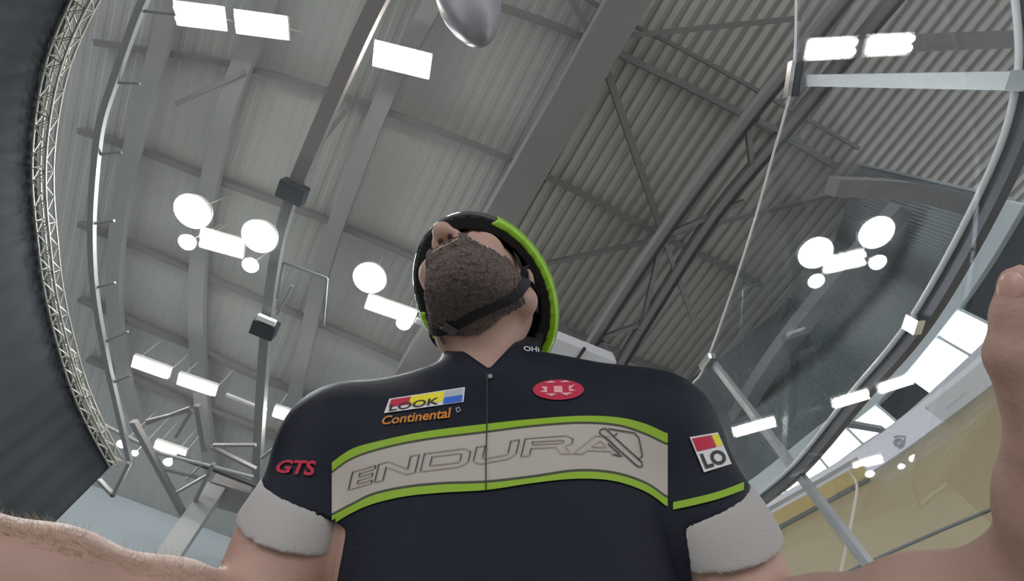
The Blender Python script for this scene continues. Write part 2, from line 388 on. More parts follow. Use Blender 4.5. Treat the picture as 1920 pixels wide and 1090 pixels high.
def lattice(name, label, pts, wd, dp, m, step=0.42, group=None, sag=0):
    c = Vector(pts[len(pts)//2]); t = thing(name, label, 'truss', (c.x, c.y, c.z), group)
    # resample
    P = [Vector(p) for p in pts]; D = [0]
    for i in range(1, len(P)): D.append(D[-1]+(P[i]-P[i-1]).length)
    k = max(2, int(D[-1]/step)); S = []
    for i in range(k+1):
        s = D[-1]*i/k; j = max(0, min(len(P)-2, next((q for q in range(1, len(D)) if D[q] >= s), len(D)-1)-1)); u = (s-D[j])/max(1e-6, D[j+1]-D[j]); S.append(P[j].lerp(P[j+1], u))
    rails = {}
    for key, (sx, sz) in {'a': (-1, -1), 'b': (1, -1), 'c': (-1, 1), 'd': (1, 1)}.items():
        r = []
        for i, p in enumerate(S):
            d = S[min(i+1, k)]-S[max(i-1, 0)]; o = Vector((d.y, -d.x, 0)).normalized()
            r.append(p+o*sx*wd/2+Vector((0, 0, sz*dp/2)))
        rails[key] = r
        mb = MB(); mb.tube(r, 0.014, 6); mb.build('chord', m, t, True)
    mb = MB()
    for i in range(k):
        for x, y in (('a', 'b'), ('a', 'c'), ('b', 'd'), ('c', 'd')):
            p, q = (rails[x][i], rails[y][i+1]) if i % 2 else (rails[y][i], rails[x][i+1]); mb.tube([p, q], 0.009, 5)
        if i % 4 == 0:
            for x, y in (('a', 'b'), ('a', 'c'), ('b', 'd')): mb.tube([rails[x][i], rails[y][i]], 0.009, 5)
    o = mb.build('lattice_web', m, t); return t
lattice('lattice_truss', 'long curved aluminium lattice truss along the top of the black drape', tc_, 0.17, 0.13, M['alu'], 0.2)
lattice('lattice_truss', 'short aluminium truss piece ending at the upper left, outside the long curved truss', smooth_poly([W(x, y, 7.25) for x, y in [(160, -60), (128, 10), (104, 80), (88, 132)]], 4), 0.2, 0.2, M['alu'])
lattice('lattice_truss', 'short aluminium truss piece alongside the lower end of the long curved truss', smooth_poly([W(x, y, 7.3) for x, y in [(112, 660), (130, 720), (160, 790), (192, 848)]], 4), 0.26, 0.2, M['alu'])
# cable tray
ty = curveW([(300, -60), (270, 0), (250, 50), (215, 150), (190, 230), (178, 320), (172, 430), (177, 540), (195, 650), (216, 745), (243, 862)], 8.6)
t = thing('cable_tray', 'long curved grey cable tray with side brackets running right of the lattice truss', 'cable tray', tuple(ty[30]))
mb = MB(); mb.sweep(ty, 0.10, 0.09); mb.build('tray', M['tray'], t)
for a, b in [((215, 155), (262, 157)), ((183, 290), (228, 286)), ((174, 420), (214, 414)), ((178, 540), (216, 530)), ((200, 640), (240, 622)), ((214, 717), (245, 704)), ((262, 20), (330, 28))]:
    mb = MB(); mb.bar(W(*a, 8.62), W(*b, 8.62), 0.04, 0.04); mb.build('bracket', M['tray'], t)

# ================================================================ ROOF STEEL
def pbeam(name, label, px, z, wd, dp, m, cat='beam', group=None, curve=4):
    pts = curveW(px, z, curve)
    if name == 'purlin': pts = [p for p in pts if p.x < 4 or Vector((p.x, p.y, 0)).length < wallr(p)-0.05]
    mb = MB(); mb.sweep(pts, wd, dp); o = mb.build(name, m); return tag(o, label, cat, group)
def wallr(p):
    q = min(wallc, key=lambda w_: abs(math.atan2(w_.y, w_.x)-math.atan2(p.y, p.x))); return Vector((q.x, q.y, 0)).length
A_ = pbeam('roof_beam', 'widest dark roof beam, crossing from the top edge down behind the helmet', [(1240, -90), (1175, 0), (1060, 200), (960, 370), (845, 570), (770, 700)], 10.3, 0.72, 0.7, M['beam'])
P1 = [(700, -60), (945, 15), (1110, 78), (1400, 218), (1620, 345), (1800, 470)]
P2 = [(180, 80), (280, 95), (440, 122), (640, 180), (970, 305), (1240, 442), (1480, 560), (1640, 650)]
P3 = [(150, 245), (270, 285), (390, 332), (500, 372), (640, 425), (800, 495), (1132, 652), (1295, 719), (1420, 790)]
P4 = [(150, 420), (300, 480), (450, 545), (583, 600), (799, 695), (1000, 800)]
P5 = [(150, 560), (250, 605), (350, 645), (480, 706), (597, 750), (720, 805)]
P6 = [(165, 672), (250, 710), (360, 757), (475, 802), (620, 865)]
P0 = [(1000, -60), (1165, 35), (1290, 98), (1420, 170), (1560, 250), (1750, 360)]
names = ['purlin crossing the top centre into the wide beam', 'purlin passing just above the helmet, left edge to clear barrier', 'purlin passing behind the face and out above the right shoulder', 'purlin meeting the rider just above his right shoulder', 'purlin running above the row of three tube lamps', 'purlin lowest at left, behind the row of tube lamps', 'thin purlin high in the top centre right of the wide beam']
for k, (pp, nm) in enumerate(zip([P1, P2, P3, P4, P5, P6, P0], names)):
    pbeam('purlin', 'dark '+nm, pp, 10.85, 0.13 if k < 6 else 0.07, 0.16 if k < 6 else 0.1, M['purlin'], 'purlin', 'roof purlins')
pbeam('roof_beam', 'broad grey-blue roof beam between the wide dark beam and the lamp-hung walkway', [(850, -60), (815, 0), (725, 175), (665, 330), (612, 480), (575, 640), (550, 760), (540, 860)], 10.67, 0.36, 0.16, M['beam_lt'])
pbeam('roof_beam', 'faint grey roof beam just left of the two round lamps, running down to the tube lamps', [(520, -40), (480, 60), (430, 190), (397, 330), (374, 480), (370, 620), (380, 760), (400, 900)], 10.67, 0.36, 0.16, M['beam_lt'])
pbeam('roof_beam', 'leftmost grey roof beam, nearest the cable tray', [(330, 0), (285, 140), (245, 300), (222, 430), (215, 560), (232, 700), (262, 800)], 10.67, 0.3, 0.16, M['beam_lt'])
# hanging girder C with hubs
g = thing('hanging_girder', 'long dark girder with two dark boxes, running from the top edge past the round lamps', 'girder', tuple(W(550, 360, 9.6)))
mb = MB(); mb.sweep(curveW([(760, -90), (700, 20), (625, 185), (550, 360)], 9.6, 4), 0.27, 0.24); mb.build('upper_girder', M['beam'], g)
mb = MB(); mb.sweep(curveW([(550, 360), (522, 460), (502, 600), (490, 750), (484, 860), (480, 990)], 9.6, 4), 0.2, 0.22); mb.build('lower_girder', M['tray'], g)
for (x, y) in ((549, 360), (497, 615)):
    c = W(x, y, 9.45); mb = MB(); mb.bar(c-bd*.18, c+bd*.18, 0.5, 0.3); mb.build('junction_box', M['dark'], g)
mb = MB(); c = W(500, 600, 9.35); mb.bar(c-cdv*.2, c+cdv*.2, 0.12, 0.1); mb.build('cover_plate', M['fix'], g)
# box truss on the right: two bottom chords joined by bracing
g = thing('box_truss', 'pair of long dark-edged chords with zigzag bracing crossing the ribbed roof right of centre', 'truss', tuple(W(1300, 400, 9.6)))
for px in ([(1640, -80), (1480, 122), (1392, 232), (1240, 440), (1110, 640), (1050, 735)], [(1740, -80), (1600, 85), (1475, 238), (1340, 398), (1230, 568), (1150, 700)]):
    pts = curveW(px, 9.6, 4)
    mb = MB(); mb.sweep(pts, 0.17, 0.22); mb.build('chord', M['beam'], g)
    mb = MB(); mb.sweep([p+cdv*0.10+Vector((0, 0, -.10)) for p in pts], 0.07, 0.08); mb.build('edge_angle', M['dark'], g)
for a, b in [((1240, 445), (1395, 378)), ((1400, 225), (1412, 330)), ((1245, 450), (1300, 600)), ((1240, 455), (1205, 605)), ((1110, 640), (1200, 608)), ((1412, 330), (1330, 410)), ((1420, 225), (1500, 265)), ((1130, 640), (1160, 700))]:
    mb = MB(); mb.bar(W(*a, 9.6), W(*b, 9.6), 0.1, 0.1); mb.build('brace', M['beam'], g)
def rod(px, z, r=0.055, label='', name='roof_brace', m=None, cat='brace'):
    mb = MB(); mb.bar(W(*px[0], z), W(*px[1], z), r*2, r*2); o = mb.build(name, m or M['purlin']); return tag(o, label, cat, 'roof wind bracing')
rod([(1066, -10), (1112, 80)], 10.6, .06, 'short diagonal roof brace meeting the wide beam from the top edge')
rod([(1130, 72), (1500, 34)], 10.6, .05, 'near-level roof brace running right from the wide beam at the top')
rod([(1128, 105), (1243, 440)], 10.6, .07, 'long diagonal roof brace from the wide beam down to the box truss')
rod([(985, 503), (1215, 453)], 10.6, .055, 'diagonal roof brace emerging right of the helmet')
rod([(1262, 438), (1650, 345)], 10.6, .05, 'thin roof brace running right from the box truss behind the barrier')
rod([(1480, 560), (1420, 700)], 10.6, .05, 'roof brace above the right shoulder behind the barrier')
rod([(650, 205), (560, 320)], 10.6, .04, 'faint roof brace left of the hanging girder')
rod([(460, 135), (330, 195)], 10.6, .04, 'faint roof brace below the two top left lamps')
# bottom left steelwork
g = thing('bracing_frame', 'V-shaped steel bracing standing out below the tube lamps at lower left', 'bracing', tuple(W(330, 900, 9.2)))
for a, b, r in [((250, 790), (350, 975), .09), ((350, 975), (400, 870), .06), ((330, 925), (395, 888), .045), ((350, 900), (380, 870), .03), ((310, 880), (370, 895), .05), ((185, 900), (213, 930), .06), ((213, 930), (243, 868), .06), ((160, 880), (200, 915), .04), ((275, 790), (355, 770), .05), ((330, 820), (360, 770), .045), ((370, 760), (385, 845), .08), ((355, 765), (275, 795), .04), ((400, 835), (480, 835), .05), ((395, 838), (480, 880), .06), ((490, 860), (540, 820), .05)]:
    mb = MB(); mb.bar(W(*a, 9.0), W(*b, 9.0), r*1.4, r*1.4); mb.build('brace', M['purlin'], g)
mb = MB(); mb.tube([W(190, 795, 9.1), W(300, 850, 9.1), (W(475, 895, 9.1))], 0.045, 8); tag(mb.build('roof_pipe', M['tray']), 'light pipe running below the tube lamps at lower left', 'pipe')
mb = MB(); mb.tube([W(330, 855, 9.2), W(400, 880, 9.2), W(490, 915, 9.2)], 0.06, 8); tag(mb.build('roof_pipe', M['dark']), 'dark pipe just under the light pipe at lower left', 'pipe')
cpt = W(400, 922, 9.6); wdn = Vector((cpt.x, cpt.y, 0))
mb = MB(); mb.bar((cpt.x, cpt.y, CAM.z+9.6), (cpt.x, cpt.y, CAM.z+7.45), 0.55, 0.5, Vector((cdv.x, cdv.y, 0))); tag(mb.build('hanging_duct', M['beam_lt']), 'grey square duct hanging down in front of the pale end wall', 'duct')
mb = MB(); mb.bar(W(395, 915, 9.8), W(560, 965, 9.8), 0.9, 0.35); tag(mb.build('roof_duct', M['beam']), 'dark duct running right from the hanging duct behind the white cuff', 'duct')
# duct over right shoulder
g = thing('air_duct', 'pale flat-sided air duct with dark seams above the left shoulder', 'duct', tuple(W(1070, 670, 9.3)))
mb = MB(); mb.bar(W(940, 612, 8.9), W(1140, 690, 8.9), 0.6, 0.4); mb.build('duct_body', M['sill'], g)
for x, y in ((1026, 650), (1082, 674)):
    p = W(x, y, 8.69); mb = MB(); mb.bar(p-bd*.33, p+bd*.33, 0.06, 0.05); mb.build('seam', M['dark'], g)
lattice('lattice_girder', 'grey lattice girder just beyond the pale air duct', [W(960, 585, 10.2), W(1060, 628, 10.2), W(1180, 680, 10.2)], 0.3, 0.35, M['purlin'], 0.5)
# beams seen through the barrier on the right
pbeam('roof_beam', 'dark beam running to the right edge above the dark window blind', [(1560, 350), (1700, 358), (1830, 392), (1960, 425)], 7.9, 0.3, 0.3, M['beam'])
pbeam('roof_beam', 'dark level beam behind the top of the clear barrier', [(1600, 92), (1700, 82), (1900, 74), (2000, 72)], 9.2, 0.28, 0.3, M['beam'])
pbeam('roof_strut', 'slim grey strut crossing in front of the small daylit windows', [(1560, 790), (1655, 806)], 6.5, 0.1, 0.1, M['beam_lt'], 'strut')
pbeam('roof_beam', 'grey sloping beam behind the lower barrier panel', [(1690, 390), (1540, 560), (1440, 690), (1380, 790)], 9.0, 0.34, 0.3, M['beam_lt'])

# ================================================================ LAMPS
def tube_lamp(a, b, z, label, wd=0.34, glow=1.0):
    p, q = W(*a, z), W(*b, z); c = (p+q)/2; d = (q-p).normalized(); x = d.cross(Vector((0, 0, 1))).normalized()
    t = thing('tube_lamp', label, 'lamp', tuple(c), 'twin tube lamps under the roof')
    mb = MB(); mb.bar(p-d*.05+Vector((0, 0, .09)), q+d*.05+Vector((0, 0, .09)), wd+0.1, 0.08)
    mb.build('housing', M['fix'], t)
    for s in (-1, 1):
        mb = MB(); mb.tube([p+x*s*wd*.27, q+x*s*wd*.27], wd*0.20, 8); mb.build('tube', M['tube'], t, True)
    for e in (p, q):
        mb = MB(); mb.tube([e+Vector((0, 0, .12)), Vector((e.x, e.y, CAM.z+HR+.02))], 0.008, 5); mb.build('hanger', M['fix'], t)
    return t
tube_lamp((330, 24), (412, 34), 10.0, 'left one of the two tube lamps at the top left', 0.30)
tube_lamp((443, 40), (533, 52), 10.0, 'right one of the two tube lamps at the top left', 0.30)
tube_lamp((704, 100), (802, 124), 10.0, 'bright tube lamp alone near the top, left of the grey bar end', 0.36)
tube_lamp((250, 680), (311, 702), 9.8, 'left tube lamp in the row of three under the roof', 0.26)
tube_lamp((335, 713), (400, 735), 9.8, 'middle tube lamp in the row of three under the roof', 0.26)
tube_lamp((515, 774), (590, 798), 9.8, 'right tube lamp in the row of three, beside his right shoulder', 0.26)
tube_lamp((291, 838), (342, 855), 9.8, 'lowest tube lamp at left, by the light pipe', 0.24)
tube_lamp((377, 448), (450, 468), 9.8, 'tube lamp between the two big round lamps', 0.36)
tube_lamp((690, 568), (774, 597), 9.8, 'tube lamp beside the helmet, below the round lamp', 0.3)
def bay(px, py, z, r, label, small=False):
    c = W(px, py, z); t = thing('high_bay_lamp', label, 'lamp', tuple(c), 'round high bay lamps')
    mb = MB(); mb.lathe(c, (0, 0, 1), [(r*1.04, 0.02), (r*0.9, r*.5), (r*.35, r*.9), (r*.3, r*1.3)], 28); mb.build('reflector', M['fix'], t, True)
    mb = MB(); mb.lathe(c, (0, 0, -1), [(r*.98, -0.03), (r*.98, 0.0), (r*.7, r*.22), (r*.25, r*.3)], 28); mb.build('lens', M['bay'], t, True)
    mb = MB(); mb.tube([c+Vector((0, 0, r*1.2)), Vector((c.x, c.y, CAM.z+HR+.02))], 0.01, 5); mb.build('hanger', M['fix'], t)
    return t
bay(360, 397, 9.6, 0.36, 'large round lamp farther left, beside the tube lamp')
bay(486, 444, 9.05, 0.34, 'large round lamp against the hanging girder')
bay(693, 522, 9.6, 0.36, 'large round lamp just left of the helmet')
bay(350, 455, 9.6, 0.17, 'small flat round lamp below the farther left large round lamp', True)
bay(469, 498, 9.6, 0.17, 'small flat round lamp below the large round lamp on the girder', True)
bay(757, 607, 9.6, 0.17, 'small flat round lamp at the end of the tube lamp beside the helmet', True)
bay(228, 834, 9.6, 0.12, 'tiny distant round lamp touching the cable tray end', True)
bay(252, 851, 9.6, 0.08, 'smallest distant round lamp, at the foot of the cable tray', True)
bay(314, 868, 9.6, 0.11, 'tiny distant round lamp under the lowest tube lamp', True)
mb = MB(); mb.bar(W(424, 740, 9.8), W(500, 770, 9.8), 0.07, 0.07); tag(mb.build('lamp_rail', M['fix']), 'thin white lamp rail between the middle and right tube lamps', 'rail')
mb = MB(); mb.bar(W(780, 600, 9.8), W(860, 632, 9.8), 0.12, 0.1); tag(mb.build('lamp_rail', M['beam_lt']), 'grey lamp rail running behind the beard from the tube lamp', 'rail')
# small panel near girder
g = thing('panel_frame', 'pale open panel frame hanging right of the girder below the round lamps', 'frame', tuple(W(560, 540, 9.4)))
for a, b in [((532, 492), (613, 522)), ((613, 522), (606, 610)), ((532, 492), (520, 560)), ((548, 536), (520, 590))]:
    mb = MB(); mb.bar(W(*a, 9.4), W(*b, 9.4), 0.05, 0.05); mb.build('frame_bar', M['tray'], g)

# ================================================================ CLEAR BARRIER
gn = Vector((0.99437, 0.10451, -0.01745)).normalized(); gc = 0.835*gn.x+0.2*gn.y+1.2*gn.z
def G(x, y): return WX(x, y, gn, gc)
top = smooth_poly([G(x, y) for x, y in [(1487, -170), (1488, -60), (1490, 0), (1483, 150), (1444, 300), (1392, 480), (1320, 685), (1290, 730), (1240, 830)]], 6)
g = thing('clear_barrier', 'clear panelled safety barrier with steel posts and dark handrail beside the rider', 'barrier', (0.9, 0.4, 0.0))
vs = []; n = len(top)
for p in top:
    z0 = CAM.z+0.35; k = (z0-p.z); q = Vector((p.x+gn.z/gn.x*-k, p.y, z0))
    vs += [p, q, q+gn*0.008, p+gn*0.008]
org = Vector(g.location); vs = [v-org for v in vs]
fs = [(i*4+j, i*4+(j+1) % 4, i*4+4+(j+1) % 4, i*4+4+j) for i in range(n-1) for j in range(4)]
fs += [(3, 2, 1, 0), tuple(n*4-4+j for j in range(4))]
link('glass_panel', vs, fs, M['glass'], g)['label'] = 'large clear panel reflecting the hall lamps'
i0 = min(range(n), key=lambda i: abs(proj(top[i])[1]-160)); i1 = min(range(n), key=lambda i: abs(proj(top[i])[1]-735))
mb = MB(); mb.tube([p+gn*.004 for p in top], 0.0034, 8); mb.build('edge_strip', M['lip'], g, True)
rail = smooth_poly([G(x, y)+gn*0.035 for x, y in [(1880, -120), (1899, 0), (1901, 150), (1846, 330), (1702, 600), (1582, 750), (1480, 878), (1402, 945), (1330, 1005)]], 8)
mb = MB(); mb.sweep(rail, 0.018, 0.028); mb.build('handrail', M['railgrey'], g)
rail2 = [p+Vector((-0.013, 0, 0.016)) for p in rail]
mb = MB(); mb.tube(rail2, 0.0055, 8); o = mb.build('rail_highlight', M['lip'], g, True); o['label'] = 'white painted highlight along the handrail'  # white tube laid along the rail as its painted highlight
for (tp, bp, lab) in [((1480, 150), (1905, 150), 'a'), ((1322, 678), (1604, 1062), 'b')]:
    p = G(*tp)+gn*0.03; q0 = W(bp[0], bp[1], 0.62)
    base = Vector((p.x-0.02, p.y, 0.0)); lo = Vector((p.x-gn.z/gn.x*-(0)+0.03, p.y, 0.0))
    mb = MB(); mb.bar(p+Vector((0, 0, -0.02)), Vector((p.x+0.0, p.y, 0.02)), 0.030, 0.016, Vector((1, 0, 0))); mb.build('post', M['steel'], g)
    mb = MB(); c = G(*tp); ddir = (top[i0+3]-top[i0-3]).normalized() if lab == 'a' else (top[i1]-top[i1-4]).normalized()
    mb.bar(c-ddir*.05, c+ddir*.05, 0.022, 0.012, gn); mb.build('clamp', M['chrome'], g)
    mb = MB(); mb.bar(c-ddir*.045+gn*.02, c+ddir*.045+gn*.02, 0.02, 0.02, gn); mb.build('clamp_back', M['dark'], g)
for (x, y) in ((1902, 150), (1702, 608)):
    p = G(x, y)+gn*.012; d = Vector((0, 1, 0)); mb = MB(); mb.bar(p-d*.016, p+d*.016, 0.016, 0.03); mb.build('rail_bracket', M['chrome'], g)
# cord
cp = smooth_poly([W(1588, 882, 1.25), W(1606, 908, 1.2), W(1600, 960, 1.05), W(1578, 1065, 0.85), W(1570, 1120, 0.7)], 6)
mb = MB(); mb.tube(cp, 0.004, 6); tag(mb.build('cord', M['cord'], None, True), 'thin pale cord hanging beyond the barrier post over the timber track', 'cord')

# bar end at top of frame
pts = [L(868, -120, .34), L(872, -40, .30), L(883, 10, .275), L(896, 50, .26), L(906, 68, .255)]
mb = MB()
prof = [(L(858, -140, .345), .024), (L(868, -60, .31), .0225), (L(880, 0, .285), .0195), (L(890, 32, .272), .0155), (L(897, 56, .264), .0105), (L(902, 70, .26), .005), (L(903, 74, .259), .001)]
sp = smooth_poly([toW(p) for p, r in prof], 5); rr = []
for i in range(len(prof)-1): rr += [prof[i][1]+(prof[i+1][1]-prof[i][1])*j/5 for j in range(5)]
rr.append(prof[-1][1])
mb.tube(sp, rr, 28)
be = mb.build('bar_end', M['grey_plastic'], None, True); tag(be, 'smooth grey rounded bar end poking down from the top edge', 'bar end')
#BODY
# ================================================================ THE RIDER  (modelled as one distance field, camera-frame metres)
def nrmz(v): v = np.array(v, float); return v/np.linalg.norm(v)
class Field:
    def __init__(s, lo, hi, h):
        s.lo = np.array(lo, float); s.h = h; s.n = np.ceil((np.array(hi)-s.lo)/h).astype(int)+1
        s.F = np.full(s.n, 0.3, np.float32)
    def box(s, lo, hi, pad):
        a = np.clip(np.floor((np.array(lo)-pad-s.lo)/s.h).astype(int), 0, s.n); b = np.clip(np.ceil((np.array(hi)+pad-s.lo)/s.h).astype(int)+1, 0, s.n)
        if np.any(b <= a): return None
        g = [(s.lo[i]+s.h*np.arange(a[i], b[i])).astype(np.float32) for i in range(3)]
        return (slice(a[0], b[0]), slice(a[1], b[1]), slice(a[2], b[2])), g[0][:, None, None], g[1][None, :, None], g[2][None, None, :]
    def smin(s, sl, d, k):
        f = s.F[sl]
        if k <= 0: s.F[sl] = np.minimum(f, d); return
        hh = np.clip(0.5+0.5*(f-d)/k, 0, 1); s.F[sl] = f*(1-hh)+d*hh-k*hh*(1-hh)
    def smax(s, sl, d, k):       # subtract: F = max(F, -d)
        f = s.F[sl]; d = -d; hh = np.clip(0.5-0.5*(f-d)/k, 0, 1); s.F[sl] = f*(1-hh)+d*hh+k*hh*(1-hh)
    def cone(s, a, b, ra, rb, k=0.01, sub=False):
        a, b = np.array(a, float), np.array(b, float); R = max(ra, rb)
        r = s.box(np.minimum(a, b), np.maximum(a, b), R+k*1.5+0.012)
        if r is None: return
        sl, x, y, z = r; d = b-a; L2 = max(d.dot(d), 1e-9)
        t = np.clip(((x-a[0])*d[0]+(y-a[1])*d[1]+(z-a[2])*d[2])/L2, 0, 1)
        q = np.sqrt((x-a[0]-t*d[0])**2+(y-a[1]-t*d[1])**2+(z-a[2]-t*d[2])**2)-(ra+(rb-ra)*t)
        (s.smax if sub else s.smin)(sl, q, k)
    def ell(s, c, ax, rad, k=0.01, sub=False):
        """ellipsoid centre c, axes rows ax, radii rad"""
        c = np.array(c, float); R = max(rad); r = s.box(c, c, R+k*1.5+0.012)
        if r is None: return
        sl, x, y, z = r; X, Y, Z = x-c[0], y-c[1], z-c[2]; q = 0; q2 = 0
        for u, rd in zip(ax, rad):
            p = X*u[0]+Y*u[1]+Z*u[2]; q = q+(p/rd)**2; q2 = q2+(p/rd**2)**2
        k0 = np.sqrt(q); k1 = np.sqrt(q2)+1e-6; d = k0*(k0-1)/k1
        (s.smax if sub else s.smin)(sl, d, k)
    def loft(s, st, k=0.01):
        """stations (centre, xaxis, naxis, rx, rn) along a chain"""
        C = np.array([q[0] for q in st]); A0, A1 = C[0], C[-1]; d = A1-A0; Ln = np.linalg.norm(d); d = d/Ln
        xa, na = np.array(st[0][1]), np.array(st[0][2]); R = max(max(q[3], q[4]) for q in st)
        r = s.box(C.min(0), C.max(0), R+0.02)
        sl, x, y, z = r; t = ((x-A0[0])*d[0]+(y-A0[1])*d[1]+(z-A0[2])*d[2])
        ts = [(c-A0).dot(d) for c in C]; tt = np.clip(t, ts[0], ts[-1])
        f = lambda vals: np.interp(tt, ts, vals).astype(np.float32)
        cx = [f([c[i] for c in C]) for i in range(3)]
        X, Y, Z = x-cx[0], y-cx[1], z-cx[2]; over = t-tt
        px = X*xa[0]+Y*xa[1]+Z*xa[2]; pn = X*na[0]+Y*na[1]+Z*na[2]; rx, rn = f([q[3] for q in st]), f([q[4] for q in st])
        q = ((np.abs(px)/rx)**2.5+(np.abs(pn)/rn)**2.5)**(1/2.5)
        d_ = (np.sqrt(q*q+(over/0.05)**2)-1)*np.minimum(rx, rn)*0.9
        s.smin(sl, d_, k)
    def nets(s, off=0.0, clip=None):
        Fd = s.F-off
        if clip is not None: Fd = np.maximum(Fd, clip)
        I = Fd < 0; n = np.array(I.shape); S = np.zeros(n-1, np.int8)
        for i in (0, 1):
            for j in (0, 1):
                for k in (0, 1): S += I[i:n[0]-1+i, j:n[1]-1+j, k:n[2]-1+k]
        act = np.argwhere((S > 0) & (S < 8)); idx = -np.ones(n-1, np.int32); idx[tuple(act.T)] = np.arange(len(act))
        acc = np.zeros((len(act), 3)); cnt = np.zeros(len(act))
        cor = [(i, j, k) for i in (0, 1) for j in (0, 1) for k in (0, 1)]
        for a in cor:
            for ax in range(3):
                if a[ax]: continue
                b = list(a); b[ax] = 1
                fa = Fd[tuple((act+a).T)]; fb = Fd[tuple((act+b).T)]; m = (fa < 0) != (fb < 0)
                t = np.where(m, fa/np.where(m, fa-fb, 1), 0); p = np.tile(np.array(a, float), (len(act), 1)); p[:, ax] += t
                acc += p*m[:, None]; cnt += m
        V = s.lo+s.h*(act+acc/cnt[:, None]); Q = []
        for ax in range(3):
            u, v = (ax+1) % 3, (ax+2) % 3
            A = [slice(None)]*3; B = [slice(None)]*3; A[ax] = slice(0, -1); B[ax] = slice(1, None)
            cr = np.argwhere(I[tuple(A)] != I[tuple(B)]); cr = cr[(cr[:, u] > 0) & (cr[:, v] > 0) & (cr[:, u] < n[u]-1) & (cr[:, v] < n[v]-1)]
            e = lambda du, dv: (lambda c: idx[tuple(c.T)])(cr-np.eye(3, dtype=int)[u]*du-np.eye(3, dtype=int)[v]*dv)
            q = np.stack([e(0, 0), e(1, 0), e(1, 1), e(0, 1)], 1); fl = I[tuple(cr.T)]
            q = np.where(fl[:, None], q, q[:, ::-1]); Q.append(q)
        return V, np.concatenate(Q)
def mesh_np(name, V, Q, mats, parent=None, mi=None, smooth=True, relax=0):
    R = np.array(R3); 
    if relax:
        for _ in range(relax):
            acc = np.zeros_like(V); cnt = np.zeros(len(V))
            for a, b in ((0, 1), (1, 2), (2, 3), (3, 0)):
                np.add.at(acc, Q[:, a], V[Q[:, b]]); np.add.at(acc, Q[:, b], V[Q[:, a]]); np.add.at(cnt, Q[:, a], 1); np.add.at(cnt, Q[:, b], 1)
            V = V*0.5+0.5*acc/np.maximum(cnt, 1)[:, None]
    Wv = V@R.T+np.array(CAM)
    me = bpy.data.meshes.new(name); me.vertices.add(len(Wv)); me.vertices.foreach_set('co', Wv.astype(np.float32).ravel())
    me.loops.add(len(Q)*4); me.loops.foreach_set('vertex_index', Q.astype(np.int32).ravel()); me.polygons.add(len(Q))
    me.polygons.foreach_set('loop_start', np.arange(0, len(Q)*4, 4, dtype=np.int32)); me.polygons.foreach_set('loop_total', np.full(len(Q), 4, np.int32))
    for m in mats: me.materials.append(m)
    me.update(calc_edges=True); me.validate()
    if mi is not None and len(mi) == len(me.polygons): me.polygons.foreach_set('material_index', mi.astype(np.int32))
    me.polygons.foreach_set('use_smooth', np.full(len(me.polygons), smooth))
    o = bpy.data.objects.new(name, me); COL.objects.link(o)
    if parent: o.parent = parent
    return o
def subm(V, Q, keep):            # keep faces by mask
    Q = Q[keep]; u, inv = np.unique(Q, return_inverse=True); return V[u], inv.reshape(Q.shape)

# --- key points
ax_x = nrmz([1, 0.02, 0]); ax_d = nrmz([0.03, -0.78, 0.62]); ax_n = nrmz(np.cross(ax_x, ax_d)); ax_n = ax_n if ax_n[2] > 0 else -ax_n
SR, SL = L(642, 836, .57), L(1226, 812, .57)
ER, EL = L(428, 1232, .40), L(1468, 1248, .40)
WR, WL = L(-215, 1012, .285), L(1985, 1100, .265)
NB, NT = L(918, 800, .63), L(905, 600, .70)
HC = L(900, 556, .72)
hf = nrmz([-.42, .80, .30]); hu = np.array([-.05, .25, -.97]); hu = nrmz(hu-hu.dot(hf)*hf); hs = -np.cross(hf, hu)   # forward, crown, image-right side
def H(f, s, u): return HC+hf*f+hs*s+hu*u
def torso_into(Fd):
    st = []
    for px, py, d, rx, rn in [(925, 760, .625, .100, .070), (935, 830, .60, .150, .095), (944, 920, .555, .186, .112), (947, 1000, .52, .186, .115), (948, 1120, .47, .168, .11), (950, 1350, .40, .155, .105), (950, 1900, .31, .16, .11)]:
        st.append((L(px, py, d), ax_x, ax_n, rx, rn))
    Fd.loft(st, 0.0)
def shoulders_into(Fd, k=0.03):
    Fd.cone(L(868, 775, .61), SR, .050, .058, k); Fd.cone(L(985, 752, .61), SL, .050, .060, k)
    Fd.cone(L(840, 775, .615), L(700, 808, .60), .045, .05, k); Fd.cone(L(1030, 750, .615), L(1150, 775, .59), .045, .05, k)
    Fd.cone(L(800, 860, .57), SR, .07, .062, k); Fd.cone(L(1090, 850, .57), SL, .07, .062, k)      # pecs to deltoids
def arms_into(Fd, k=0.02):
    mR = SR*.45+ER*.55; mL = SL*.45+EL*.55
    Fd.cone(SR, mR, .061, .048, k); Fd.cone(mR, ER, .048, .042, k); Fd.cone(SL, mL, .063, .052, k); Fd.cone(mL, EL, .052, .044, k)
def fore_into(Fd, k=0.02):
    for E_, W_ in ((ER, WR), (EL, WL)):
        q = E_*.72+W_*.28; r = E_*.35+W_*.65
        Fd.cone(E_, q, .043, .046, k); Fd.cone(q, r, .046, .036, k); Fd.cone(r, W_, .036, .028, k)
